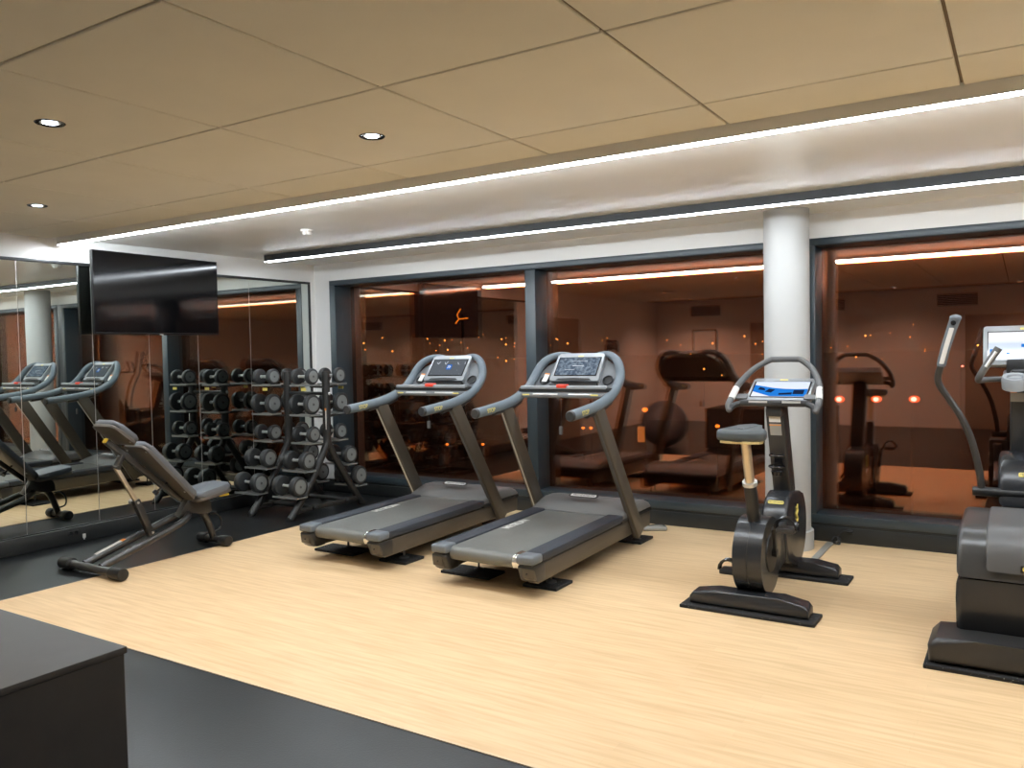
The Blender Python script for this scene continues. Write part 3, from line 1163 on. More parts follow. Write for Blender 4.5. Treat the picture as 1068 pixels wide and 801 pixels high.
# telescopic strut
m = MB()
m.bar((0, 3.42 - BY, 0.73), (0, 3.59 - BY, 0.42), 0.030, 0.030, bev=0.004)
m.build('strut', 'brushed_tube', bench)
m = MB()
m.bar((0, 3.562 - BY, 0.47), (0, 3.685 - BY, 0.175), 0.050, 0.050, bev=0.006)
sl_ = m.build('strut_sleeve', 'bench_frame', bench)
m = MB()
m.tube([(-0.07, 3.567 - BY, 0.452), (-0.025, 3.567 - BY, 0.452)], [0.018, 0.01], 12)
m.tube([(0.025, 3.567 - BY, 0.452), (0.033, 3.567 - BY, 0.452)], 0.009, 10)
m.tube([(0.025, 3.675 - BY, 0.21), (0.033, 3.675 - BY, 0.21)], 0.009, 10)
m.build('lock_pin', 'silver', sl_)
m = MB()
m.tube([(0.0, 3.83 - BY, 0.56), (-0.02, 3.75 - BY, 0.50)], 0.008, 8)
m.tube([(-0.02, 3.755 - BY, 0.505), (-0.025, 3.735 - BY, 0.488)], [0.020, 0.023], 14)
m.build('pop_pin', 'black_plastic', bench)
# long U-shaped base tube rising to the hub
m = MB()
U = [(-0.10, 3.22 - BY, 0.062), (-0.10, 3.45 - BY, 0.128), (-0.10, 3.78 - BY, 0.222), (-0.088, 3.90 - BY, 0.262), (-0.04, 3.975 - BY, 0.290), (0.04, 3.975 - BY, 0.290), (0.088, 3.90 - BY, 0.262), (0.10, 3.78 - BY, 0.222), (0.10, 3.45 - BY, 0.128), (0.10, 3.22 - BY, 0.062)]
m.tube(U, 0.027, 14, 5)
ub = m.build('base_loop', 'bench_frame', bench, sharp=60)
m = MB()
m.bar((-0.10, 3.30 - BY, 0.112), (-0.10, 3.50 - BY, 0.169), 0.003, 0.034, up=(1, 0, 0))
m.build('warning_label', 'label_white', ub)
m = MB()
m.bar((-0.10, 3.50 - BY, 0.169), (-0.10, 3.53 - BY, 0.1775), 0.0032, 0.034, up=(1, 0, 0))
m.build('label_stripe', 'label_orange', ub)
m = MB()
m.bar((-0.10, 3.70 - BY, 0.20), (0.10, 3.70 - BY, 0.20), 0.035, 0.035, bev=0.005)
m.build('cross_tube', 'bench_frame', bench)
m = MB()
m.tube([(-0.35, 3.215 - BY, 0.045), (0.35, 3.215 - BY, 0.045)], 0.030, 16)
fb = m.build('front_foot_bar', 'bench_frame', bench)
for sx in (-1, 1):
    m = MB()
    m.lathe([(0.036, sx * 0.245), (0.044, sx * 0.25), (0.045, sx * 0.36), (0.041, sx * 0.372), (0.0, sx * 0.374)], (0, 3.215 - BY, 0.045), 'X', 24)
    m.build('rubber_sleeve', 'black_plastic', fb, sharp=50)
# hub and rear leg
m = MB()
m.prism([(3.90, 0.29), (3.98, 0.40), (4.12, 0.42), (4.19, 0.36), (4.20, 0.28), (4.13, 0.265), (4.02, 0.30), (3.95, 0.262)], -0.035, 0.035, 'X', bev=0.005)
m.each(lambda c: (c.x, c.y - BY, c.z))
m.build('hinge_plate', 'bench_frame', bench)
m = MB()
m.tube([(0, 3.93 - BY, 0.285), (0, 4.02 - BY, 0.315), (0, 4.12 - BY, 0.29), (0, 4.18 - BY, 0.20), (0, 4.235 - BY, 0.045)], 0.028, 14, 6)
m.build('rear_leg', 'bench_frame', bench, sharp=60)
m = MB()
m.tube([(-0.165, 4.24 - BY, 0.044), (0.165, 4.24 - BY, 0.044)], 0.030, 16)
rb = m.build('rear_foot_bar', 'bench_frame', bench)
for sx in (-1, 1):
    m = MB()
    m.lathe([(0.036, sx * 0.085), (0.042, sx * 0.09), (0.043, sx * 0.165), (0.039, sx * 0.176), (0.0, sx * 0.178)], (0, 4.24 - BY, 0.044), 'X', 24)
    m.build('rubber_sleeve', 'black_plastic', rb, sharp=50)
m = MB()
m.tube([(0.0, 4.20 - BY, 0.255), (0.0, 4.26 - BY, 0.25), (0.0, 4.31 - BY, 0.19), (0.0, 4.30 - BY, 0.12), (0.0, 4.235 - BY, 0.105)], 0.008, 10, 5)
m.build('carry_handle', 'black_plastic', bench, sharp=60)
m = MB()
m.box((0.06, 4.245 - BY, 0.392), (0.085, 4.33 - BY, 0.408), bev=0.003)
m.build('seat_tag', 'yellow', bench)
m = MB()
m.bar((0, 4.04 - BY, 0.40), (0, 4.29 - BY, 0.435), 0.012, 0.10, bev=0.003, up=(1, 0, 0))
m.build('seat_plate', 'bench_frame', bench)

# ------------------------------------------------------------------ upright exercise bike (user faces the windows)
bike = thing('exercise_bike', 'dark upright exercise bike with lit screen in front of the white column', 'exercise bike', (-1.315, 4.98, 0))
OY = 4.98


def circ(cy, cz, r, a0, a1, n):
    return [(cy + r * math.cos(math.radians(a0 + (a1 - a0) * k / n)), cz + r * math.sin(math.radians(a0 + (a1 - a0) * k / n))) for k in range(n + 1)]


# shell: rear drum round the crank, waist, taller front drum
rear = MB()
rear.prism([(y - OY, z) for y, z in circ(4.745, 0.300, 0.222, 0, 360, 40)[:-1]], -0.082, 0.082, 'X', bev=0.030, seg=4)
rear_o = rear.build('rear_drum', 'bike_shell', bike, sharp=40)
fr_ = MB()
fr_.prism([(y - OY, z) for y, z in circ(5.40, 0.335, 0.255, -100, 60, 20) + [(5.30, 0.585), (5.20, 0.55), (5.13, 0.47), (5.10, 0.33), (5.16, 0.16)]], -0.080, 0.080, 'X', bev=0.026, seg=4)
front_o = fr_.build('front_drum', 'bike_shell', bike, sharp=40)
w_ = MB()
w_.prism([(y - OY, z) for y, z in ((4.80, 0.44), (5.00, 0.40), (5.25, 0.44), (5.30, 0.20), (5.10, 0.17), (4.92, 0.16), (4.82, 0.13))], -0.066, 0.066, 'X', bev=0.015, seg=3)
w_.build('waist', 'machine_dark', bike, sharp=40)
sm = MB()
sm.prism([(y - OY, z) for y, z in circ(4.745, 0.300, 0.2235, 60, 330, 36) + list(reversed(circ(4.745, 0.300, 0.2215, 60, 330, 36)))], -0.0015, 0.0015, 'X')
sm.build('shell_seam', 'black_plastic', rear_o)
for sx in (-1, 1):
    m = MB()
    m.lathe([(0.115, sx * 0.080), (0.112, sx * 0.088), (0.085, sx * 0.090), (0.0, sx * 0.090)], (0, 4.745 - OY, 0.315), 'X', 32)
    m.build('crank_cover', 'black_plastic', bike)
    # crank and pedal
    ang = (-0.10, 0.195) if sx > 0 else (0.10, -0.195)
    cpos = Vector((sx * 0.105, 4.745 - OY, 0.315))
    ppos = cpos + Vector((sx * 0.01, ang[0] * 0.82, ang[1] * 0.82))
    m = MB()
    m.bar(cpos, ppos, 0.030, 0.018, bev=0.005)
    m.tube([cpos - Vector((sx * 0.02, 0, 0)), cpos + Vector((sx * 0.012, 0, 0))], 0.024, 14)
    cr_ = m.build('crank', 'black_plastic', bike)
    m = MB()
    m.tube([ppos, ppos + Vector((sx * 0.13, 0, 0))], 0.009, 10)
    m.box((ppos.x + (0.025 if sx > 0 else -0.125), ppos.y - 0.05, ppos.z - 0.016), (ppos.x + (0.125 if sx > 0 else -0.025), ppos.y + 0.05, ppos.z + 0.014), bev=0.008)
    pd = m.build('pedal', 'machine_dark', cr_)
    m = MB()
    arc = []
    for k in range(9):
        a = PI * k / 8
        arc.append((ppos.x + sx * (0.075 + 0.058 * math.cos(a)), ppos.y - 0.01, ppos.z + 0.008 + 0.062 * math.sin(a)))
    for q in (0, 0.012, 0.024, 0.036):
        m.tube([(x, y + q - 0.02, z) for x, y, z in arc], 0.008, 6)
    m.build('toe_strap', 'black_gloss', pd)
# stabilisers
for yc, zt, w in ((4.585, 0.105, 0.335), (5.475, 0.10, 0.325)):
    m = MB()
    m.prism([(-w, 0.022), (-w, 0.062), (-w + 0.022, 0.090), (-w * 0.55, zt + 0.008), (w * 0.55, zt + 0.008), (w - 0.022, 0.092), (w, 0.066), (w, 0.022)], yc - OY - 0.065, yc - OY + 0.065, 'Y', bev=0.014, seg=3)
    m.build('stabiliser', 'bike_shell', bike, sharp=40)
m = MB()
m.box((-0.035, 4.66 - OY, 0.06), (0.035, 4.75 - OY, 0.14), bev=0.01)
m.box((-0.035, 5.42 - OY, 0.06), (0.035, 5.52 - OY, 0.14), bev=0.01)
m.build('strut', 'machine_dark', bike)
# seat post and saddle
m = MB()
m.tube([(0, 4.700 - OY, 0.47), (0, 4.610 - OY, 0.735)], 0.036, 18)
m.build('post_sleeve', 'black_plastic', bike)
m = MB()
m.tube([(0, 4.615 - OY, 0.722), (0, 4.608 - OY, 0.742)], 0.042, 18)
m.build('post_collar', 'silver', bike)
m = MB()
m.tube([(0, 4.615 - OY, 0.72), (0, 4.53 - OY, 0.985)], 0.027, 18)
m.build('seat_post', 'brushed_tube', bike)
m = MB()
out = [(0.0, 4.385), (0.07, 4.388), (0.125, 4.41), (0.138, 4.45), (0.128, 4.50), (0.085, 4.56), (0.045, 4.63), (0.030, 4.70), (0.0, 4.72)]
poly = [(x, y - OY) for x, y in out] + [(-x, y - OY) for x, y in reversed(out[1:-1])]
m.prism(poly, 0.992, 1.055, 'Z', bev=0.022, seg=4)
m.each(lambda c: (c.x, c.y, c.z + 0.05 * (c.y + OY - 4.50) * (1 if c.z > 1.02 else 0.3)))
sd_ = m.build('saddle', 'saddle', bike, sharp=60)
m = MB()
m.prism([(x * 0.86, -0.53 + (y + 0.53) * 0.9) for x, y in poly], 0.978, 0.993, 'Z', bev=0.004)
m.build('saddle_underside', 'saddle_under', sd_)
m = MB()
m.bar((-0.040, 4.52 - OY, 1.056), (0.0, 4.47 - OY, 1.056), 0.010, 0.004, up=(0, 0, 1))
m.bar((0.0, 4.47 - OY, 1.056), (0.045, 4.60 - OY, 1.062), 0.010, 0.004, up=(0, 0, 1))
m.build('saddle_groove', 'wing_grey', sd_)
# column
m = MB()
m.bar((0, 5.405 - OY, 0.545), (0, 5.205 - OY, 1.145), 0.13, 0.116, bev=0.02)
cl_ = m.build('column', 'machine_dark', bike)
m = MB()
nrm = Vector((0, -0.6, -0.2)).normalized()
def on_col(z, off=0.066):
    y = 5.405 - OY - (z - 0.545) / 0.60 * 0.20
    return Vector((0, y, z)) + nrm * off
m.bar(on_col(1.045), on_col(0.97), 0.003, 0.07, up=(1, 0, 0))
lb = m.build('warning_label', 'cable_cover', cl_)
m = MB()
m.bar(on_col(1.040, 0.0665), on_col(1.033, 0.0665), 0.003, 0.072, up=(1, 0, 0))
m.build('label_stripe', 'label_orange', lb)
m = MB()
m.bar(on_col(1.10), on_col(1.055), 0.003, 0.07, up=(1, 0, 0))
m.build('warning_label', 'label_white', cl_)
# bottle holder: two open rings on the column
bh = on_col(0.80, 0.10)
m = MB()
for dz, rr in ((0.05, 0.040), (-0.02, 0.044)):
    ring = [(bh.x - 0.005 + rr * math.cos(a), bh.y + rr * math.sin(a), bh.z + dz) for a in [2 * PI * k / 20 for k in range(21)]]
    m.tube(ring, 0.008, 8)
m.bar((bh.x, bh.y + 0.036, bh.z - 0.04), (bh.x, bh.y + 0.032, bh.z + 0.07), 0.014, 0.05, up=(1, 0, 0))
m.lathe([(0.0, -0.075), (0.034, -0.075), (0.040, -0.05), (0.036, -0.045)], bh, seg=20)
m.build('bottle_holder', 'black_gloss', bike)
# yellow maker plate and icon plate on the front shell
m = MB()
pm = frame_mtx((0.0, 5.178 - OY, 0.528), (1, 0, 0), (0, 0.55, 0.8))
m.prism(rrect(0.098, 0.022, 0.008), 0.0, 0.002, 'Z')
o = m.build('maker_badge', 'label_yellow', front_o)
o.matrix_local = pm
lettering('TECHNOGYM', 0.015, 'black_plastic', front_o, pm @ Matrix.Translation((0, 0, 0.0022)))
pm = frame_mtx((0.0808, 5.37 - OY, 0.40), (0, 1, 0), (0, 0, 1))
m = MB()
m.prism(rrect(0.13, 0.19, 0.02), 0.0, 0.002, 'Z')
o = m.build('icon_plate', 'black_gloss', front_o)
o.matrix_local = pm
m = MB()
m.tube([(-0.005, 0.075, 0.003), (0.012, 0.05, 0.003), (-0.015, 0.03, 0.003), (0.010, 0.0, 0.003), (-0.005, -0.02, 0.003)], 0.008, 6, 4)
m.ball((0.018, 0.078, 0.003), 0.012, sz=0.2)
o2 = m.build('rider_icon', 'label_yellow', o)
lettering('BIKE', 0.045, 'label_white', o, frame_mtx((0.0, -0.062, 0.003), (1, 0, 0), (0, 1, 0)))
# console and handlebar
CB = frame_mtx((0.012, 5.175 - OY, 1.175), (1, 0, 0), (0, 0.20, 0.115))
m = MB()
m.prism(rrect(0.385, 0.25, 0.018), -0.045, 0.006, 'Z', bev=0.006)
m.each(lambda c: (c.x, c.y + 0.115, c.z))
con = m.build('console', 'console_silver', bike)
con.matrix_local = CB
m = MB()
m.prism(rrect(0.355, 0.185, 0.008), 0.005, 0.0085, 'Z')
m.each(lambda c: (c.x, c.y + 0.108, c.z))
m.build('screen_surround', 'black_gloss', con)
m = MB()
m.box((-0.168, -0.085, 0), (0.168, 0.085, 0.0015))
s_ = m.build('screen', 'screen_wave', con, loc=(0, 0.108, 0.0086))
m = MB()
m.prism([(-0.168, 0.045), (-0.12, 0.032), (-0.05, 0.012), (0.03, 0.000), (0.10, -0.002), (0.168, 0.002), (0.168, -0.085), (-0.05, -0.085), (-0.168, -0.03)], 0.0016, 0.0022, 'Z')
m.build('screen_wave', 'screen_mid', s_)
m = MB()
m.prism([(-0.13, 0.020), (-0.10, 0.006), (-0.09, -0.02), (-0.14, -0.01)], 0.0023, 0.0027, 'Z')
m.prism([(-0.07, 0.000), (-0.03, -0.01), (-0.05, -0.045), (-0.09, -0.035)], 0.0023, 0.0027, 'Z')
m.prism([(0.0, -0.05), (0.08, -0.04), (0.08, -0.065), (0.0, -0.07)], 0.0023, 0.0027, 'Z')
m.box((0.085, -0.06, 0.0023), (0.150, -0.012, 0.0027))
m.build('screen_tiles', 'screen_deep', s_)
m = MB()
m.box((-0.025, 0.215, 0.006), (0.025, 0.227, 0.0075))
m.build('maker_badge', 'label_yellow', con)
m = MB()
m.box((-0.20, 5.105 - OY, 1.135), (0.205, 5.185 - OY, 1.175), bev=0.012, seg=3)
m.box((-0.05, 5.14 - OY, 1.07), (0.05, 5.25 - OY, 1.15), bev=0.01)
m.build('console_tray', 'machine_dark', bike)
m = MB()
m.box((-0.145, 5.1025 - OY, 1.158), (-0.03, 5.106 - OY, 1.171))
m.box((0.06, 5.1025 - OY, 1.158), (0.17, 5.106 - OY, 1.171))
m.build('tray_trim', 'silver', bike)
for sx in (-1, 1):
    m = MB()
    m.prism(rrect(0.085, 0.05, 0.012), 0, 0.012, 'Z')
    o = m.build('arm_pocket', 'machine_grey', bike)
    o.matrix_local = frame_mtx((sx * 0.215, 5.19 - OY, 1.185), (1, 0, 0), (0, 0.20, 0.115))
hb = [(-0.262, 5.085 - OY, 1.115), (-0.272, 5.105 - OY, 1.145), (-0.268, 5.16 - OY, 1.185), (-0.255, 5.24 - OY, 1.255), (-0.19, 5.36 - OY, 1.355), (-0.105, 5.44 - OY, 1.415), (-0.06, 5.45 - OY, 1.422)]
hb = hb + [(-x, y, z) for x, y, z in reversed(hb)]
m = MB()
m.tube(hb[2:-2], 0.0195, 14, 6)
hbo = m.build('handlebar', 'machine_grey', bike, sharp=60)
for sx in (-1, 1):
    m = MB()
    m.tube([(sx * abs(x), y, z) for x, y, z in hb[:4]], 0.0205, 14, 5)
    m.ball((sx * 0.262, 5.085 - OY, 1.115), 0.0205)
    m.build('hand_grip', 'machine_grey', hbo, sharp=60)
    m = MB()
    m.tube([(sx * 0.262, 5.085 - OY, 1.118), (sx * 0.235, 5.11 - OY, 1.142), (sx * 0.19, 5.135 - OY, 1.155)], 0.019, 12, 5)
    m.build('lower_grip', 'machine_dark', hbo, sharp=60)
    m = MB()
    m.tube([(sx * 0.2685, 5.148 - OY, 1.178), (sx * 0.2575, 5.225 - OY, 1.243)], 0.0212, 14)
    m.build('pulse_sensor', 'label_white', hbo, sharp=60)
rubber_pad(-1.315, 4.575, 'black rubber strip under the stabiliser nearest the camera of the exercise bike', 0.755, 0.205, 0.0, 'rubber strips under the bike')
rubber_pad(-1.30, 5.465, 'black rubber strip under the far stabiliser of the exercise bike', 0.755, 0.20, 0.0, 'rubber strips under the bike')

# ------------------------------------------------------------------ elliptical trainer at the right edge
EX, EYO = 0.02, 4.75
ell = thing('elliptical_trainer', 'black elliptical trainer with lit screen cut by the right edge', 'elliptical trainer', (EX, EYO, 0))
m = MB()
lo_ = [(4.37, 0.115), (4.345, 0.16), (4.335, 0.30), (4.335, 0.395), (4.98, 0.395), (4.98, 0.115)]
m.prism([(y - EYO, z) for y, z in lo_], -0.288, 0.288, 'X', bev=0.035, seg=4)
m.build('lower_shell', 'bike_shell', ell, sharp=40)
m = MB()
hi_ = [(4.332, 0.402), (4.336, 0.46), (4.36, 0.545), (4.42, 0.60), (4.50, 0.622), (4.98, 0.625), (4.98, 0.402)]
m.prism([(y - EYO, z) for y, z in hi_], -0.286, 0.286, 'X', bev=0.028, seg=4)
up_ = m.build('upper_shell', 'shell_grey', ell, sharp=40)
m = MB()
rid = [(4.322, 0.445), (4.328, 0.48), (4.352, 0.56), (4.415, 0.616), (4.50, 0.638), (4.95, 0.640), (4.95, 0.60), (4.5, 0.59), (4.38, 0.50)]
m.prism([(y - EYO, z) for y, z in rid], -0.165, 0.165, 'X', bev=0.012, seg=3)
m.build('raised_panel', 'machine_grey', up_, sharp=40)
pm = frame_mtx((0.03, 4.3255 - EYO, 0.47), (1, 0, 0), (0, 0.10, 1))
m = MB()
m.prism(rrect(0.115, 0.032, 0.004), 0.0, 0.004, 'Z')
o = m.build('maker_badge', 'black_plastic', up_)
o.matrix_local = pm
m = MB()
m.prism(rrect(0.10, 0.020, 0.008), 0.004, 0.005, 'Z')
o = m.build('badge_plate', 'label_yellow', up_)
o.matrix_local = pm
lettering('TECHNOGYM', 0.015, 'black_plastic', up_, pm @ Matrix.Translation((0, 0, 0.0055)))
m = MB()
m.prism([(-0.39, 0.025), (-0.395, 0.10), (-0.36, 0.140), (-0.20, 0.150), (0.20, 0.150), (0.36, 0.140), (0.395, 0.10), (0.39, 0.025)], 4.175 - EYO, 4.48 - EYO, 'Y', bev=0.025, seg=3)
m.build('stabiliser', 'machine_dark', ell, sharp=40)
m = MB()
m.box((-0.30, 4.45 - EYO, 0.03), (0.30, 5.75 - EYO, 0.10), bev=0.015)
m.box((-0.33, 5.62 - EYO, 0.021), (0.33, 5.80 - EYO, 0.09), bev=0.02)
m.build('base_frame', 'machine_dark', ell, sharp=40)
# pedal links and front hood
for sx in (-1, 1):
    m = MB()
    m.bar((sx * 0.215, 5.02 - EYO, 0.40), (sx * 0.215, 5.02 - EYO, 0.60), 0.07, 0.062, bev=0.008)
    m.tube([(sx * 0.245, 5.02 - EYO, 0.575), (sx * 0.255, 5.02 - EYO, 0.575)], 0.012, 12)
    m.bar((sx * 0.215, 5.02 - EYO, 0.42), (sx * 0.215, 5.42 - EYO, 0.30), 0.06, 0.05, bev=0.01)
    m.build('pedal_link', 'cap_blue', ell)
m = MB()
fh = [(5.10, 0.62), (5.10, 0.72), (5.14, 0.81), (5.22, 0.875), (5.34, 0.895), (5.50, 0.86), (5.56, 0.70), (5.56, 0.62)]
m.prism([(y - EYO, z) for y, z in fh], -0.135, 0.135, 'X', bev=0.03, seg=4)
fh_o = m.build('front_hood', 'bike_shell', ell, sharp=40)
m = MB()
m.box((-0.118, 5.13 - EYO, 0.10), (0.118, 5.54 - EYO, 0.63), bev=0.03, seg=3)
m.build('front_body', 'machine_dark', ell, sharp=40)
pm = frame_mtx((0.02, 5.13 - EYO, 0.79), (1, 0, 0), (0, 0.45, 0.9))
m = MB()
m.prism(rrect(0.12, 0.024, 0.008), 0.0, 0.003, 'Z')
o = m.build('maker_badge', 'label_yellow', fh_o)
o.matrix_local = pm
lettering('TECHNOGYM', 0.017, 'black_plastic', fh_o, pm @ Matrix.Translation((0, 0, 0.0033)))
m = MB()
m.bar((0, 5.40 - EYO, 0.85), (0, 5.30 - EYO, 1.36), 0.10, 0.165, bev=0.02)
c2 = m.build('column', 'machine_dark', ell)
m = MB()
m.box((-0.080, 5.268 - EYO, 1.175), (0.080, 5.275 - EYO, 1.225))
lb = m.build('warning_label', 'cable_cover', c2)
for qx in (-0.065, 0.035):
    m = MB()
    m.box((qx - 0.015, 5.266 - EYO, 1.225), (qx + 0.015, 5.272 - EYO, 1.238))
    m.build('label_stripe', 'label_orange', lb)
# cup holder tray
m = MB()
for sx in (-1, 1):
    m.lathe([(0.036, 1.262), (0.060, 1.255), (0.063, 1.30), (0.058, 1.318), (0.040, 1.316), (0.036, 1.30), (0.036, 1.262)], (sx * 0.06, 5.20 - EYO, 0), seg=28)
m.box((-0.115, 5.21 - EYO, 1.262), (0.115, 5.34 - EYO, 1.305), bev=0.012)
m.each(lambda c: (c.x, c.y, c.z + 0.34 * (c.y - (5.20 - EYO))))
m.build('cup_tray', 'console_silver', ell, sharp=50)
# display
CE = frame_mtx((0.0, 5.30 - EYO, 1.385), (1, 0, 0), (0, 0.06, 0.2))
m = MB()
m.prism(rrect(0.425, 0.225, 0.014), -0.05, 0.008, 'Z', bev=0.006)
m.each(lambda c: (c.x, c.y + 0.105, c.z))
dsp = m.build('display_housing', 'console_silver', ell)
dsp.matrix_local = CE
m = MB()
m.box((-0.193, 0.018, 0.0078), (0.193, 0.186, 0.0095))
m.build('screen_surround', 'black_gloss', dsp)
m = MB()
m.box((-0.187, -0.078, 0), (0.187, 0.078, 0.0012))
es = m.build('screen', 'screen_light', dsp, loc=(0, 0.102, 0.0096))
m = MB()
m.box((-0.03, -0.01, 0.0013), (0.05, 0.008, 0.0018))
m.box((-0.10, -0.05, 0.0013), (-0.085, -0.042, 0.0018))
m.box((-0.18, -0.05, 0.0013), (-0.145, -0.02, 0.0018))
m.build('screen_buttons', 'screen_mid', es)
m = MB()
m.box((-0.035, 0.194, 0.008), (0.035, 0.205, 0.0092))
m.build('maker_badge', 'label_yellow', dsp)
m = MB()
m.box((-0.10, 5.28 - EYO, 1.32), (0.10, 5.40 - EYO, 1.41), bev=0.012)
m.build('display_neck', 'black_plastic', ell)
# moving arms and their pivots, fixed handles
m = MB()
m.tube([(-0.255, 5.12 - EYO, 0.69), (0.255, 5.12 - EYO, 0.69)], 0.026, 14)
m.build('pivot_bar', 'black_plastic', ell)
for sx in (-1, 1):
    m = MB()
    pts = [(sx * 0.212, 5.12 - EYO, 0.69), (sx * 0.222, 5.11 - EYO, 0.80), (sx * 0.256, 5.10 - EYO, 0.96), (sx * 0.300, 5.09 - EYO, 1.08), (sx * 0.362, 5.08 - EYO, 1.19), (sx * 0.412, 5.06 - EYO, 1.275), (sx * 0.418, 5.05 - EYO, 1.33), (sx * 0.402, 5.03 - EYO, 1.385)]
    m.tube(pts, 0.0185, 14, 5)
    arm = m.build('swing_arm', 'bench_frame', ell, sharp=60)
    m = MB()
    m.tube([(sx * 0.402, 5.03 - EYO, 1.385), (sx * 0.372, 4.99 - EYO, 1.50), (sx * 0.335, 4.95 - EYO, 1.615), (sx * 0.327, 4.94 - EYO, 1.640)], [0.023, 0.024, 0.0255, 0.029], 16, 5)
    m.ball((sx * 0.327, 4.94 - EYO, 1.640), 0.029, sz=0.6)
    gr = m.build('hand_grip', 'cap_blue', arm, sharp=60)
    m = MB()
    for q in (0.0, 0.006, -0.006):
        m.tube([(sx * 0.398 + q, 5.006 - EYO, 1.395), (sx * 0.372 + q, 4.970 - EYO, 1.49), (sx * 0.344 + q, 4.932 - EYO, 1.585)], 0.006, 8)
    m.build('grip_insert', 'label_white', gr)
    m = MB()
    m.tube([(sx * 0.336, 4.925 - EYO, 1.612), (sx * 0.336, 4.918 - EYO, 1.612)], 0.013, 12)
    m.build('grip_button', 'black_gloss', gr)
    m = MB()
    m.tube([(sx * 0.10, 5.28 - EYO, 1.30), (sx * 0.19, 5.20 - EYO, 1.30), (sx * 0.225, 5.10 - EYO, 1.30), (sx * 0.215, 5.03 - EYO, 1.33), (sx * 0.17, 5.02 - EYO, 1.41), (sx * 0.130, 5.02 - EYO, 1.475)], [0.015, 0.016, 0.017, 0.018, 0.020, 0.020], 14, 5)
    fx = m.build('fixed_handle', 'machine_grey', ell, sharp=60)
    m = MB()
    m.tube([(sx * 0.190, 5.003 - EYO, 1.375), (sx * 0.142, 5.002 - EYO, 1.455)], 0.008, 8)
    m.build('pulse_sensor', 'silver', fx)
rubber_pad(0.02, 4.33, 'black rubber strip under the elliptical trainer at the right edge', 0.82, 0.36, 0.0, 'rubber strip under the elliptical')
rubber_pad(0.02, 5.71, 'black rubber strip under the far end of the elliptical trainer', 0.72, 0.2, 0.0, 'rubber strip under the elliptical')

# ------------------------------------------------------------------ black box at the lower left
bx_ = thing('storage_box', 'large black wooden box cut off by the lower left corner', 'box', (-3.25, 0.90, 0))
m = MB()
m.box((-0.85, -0.60, 0.0), (0.853, 0.584, 0.578), bev=0.003, seg=1)
m.build('body', 'box_dark', bx_)
m = MB()
m.box((-0.856, -0.606, 0.578), (0.859, 0.590, 0.600), bev=0.003, seg=2)
m.build('lid', 'box_dark', bx_)

# ------------------------------------------------------------------ small floor things
m = MB()
m.box((-0.025, -0.36, 0.0), (0.025, 0.36, 0.014), bev=0.006)
tag(m.build('cable_cover', 'cable_cover', loc=(-1.24, 6.12, 0)), 'grey strip covering a cable between the bike and the kick board', 'cable cover')
m = MB()
m.tube([(-1.235, 6.485, 0.016), (-1.20, 6.46, 0.02), (-1.17, 6.49, 0.035), (-1.215, 6.505, 0.05), (-1.225, 6.47, 0.02), (-1.17, 6.46, 0.008), (-1.19, 6.50, 0.05), (-1.15, 6.515, 0.095), (-1.11, 6.525, 0.095)], 0.006, 8, 6)
m.tube([(-1.128, 6.525, 0.095), (-1.09, 6.525, 0.095)], 0.014, 12)
tag(m.build('mains_cable', 'black_plastic'), 'knotted black power cord plugged into the kick board beside the column', 'power cord')
m = MB()
m.box((-0.10, -0.05, 0.0), (0.10, 0.05, 0.035), bev=0.012, seg=3)
ps = m.build('power_strip', 'cable_cover', loc=(-2.60, 6.32, 0), rot=(0, 0, 0.5))
tag(ps, 'small grey power strip on the floor behind the treadmill nearest the bike', 'power strip')
m = MB()
m.tube([(0.09, 0.0, 0.03), (0.06, -0.02, 0.05), (0.0, 0.0, 0.045), (-0.08, 0.01, 0.03)], 0.004, 8, 5)
m.build('lead', 'black_plastic', ps)
m = MB()
m.box((-0.10, -0.04, 0.0), (0.10, 0.04, 0.03), bev=0.01, seg=3)
ps2 = m.build('power_strip', 'label_white', loc=(-3.70, 6.16, 0), rot=(0, 0, 0.4))
tag(ps2, 'white power strip on the floor between the two treadmill hoods', 'power strip')
m = MB()
m.tube([(0.06, 0.0, 0.03), (0.10, 0.03, 0.12), (0.17, 0.05, 0.12), (0.22, 0.04, 0.004)], 0.006, 8, 5)
m.build('lead', 'label_white', ps2)
so = thing('wall_socket', 'black double power socket on the kick board under the mirror', 'socket', (-6.634, 3.70, 0.088))
m = MB()
m.box((0, -0.045, -0.018), (0.006, 0.045, 0.018), bev=0.002)
m.build('plate', 'black_frame', so)
for q in (-0.022, 0.022):
    m = MB()
    m.lathe([(0.014, 0.0055), (0.014, 0.007), (0.011, 0.007), (0.010, 0.0062), (0, 0.0062)], (0, q, 0), 'X', 16)
    m.build('outlet', 'black_gloss', so)
m = MB()
m.box((-6.634, 3.775, 0.03), (-6.622, 3.80, 0.065), bev=0.003)
m.tube([(-6.628, 3.7875, 0.03), (-6.628, 3.7875, 0.018)], 0.006, 8)  # white plug with a stub of lead, beside the socket
tag(m.build('door_stop', 'label_white'), 'tiny white catch low on the kick board under the mirror', 'catch')

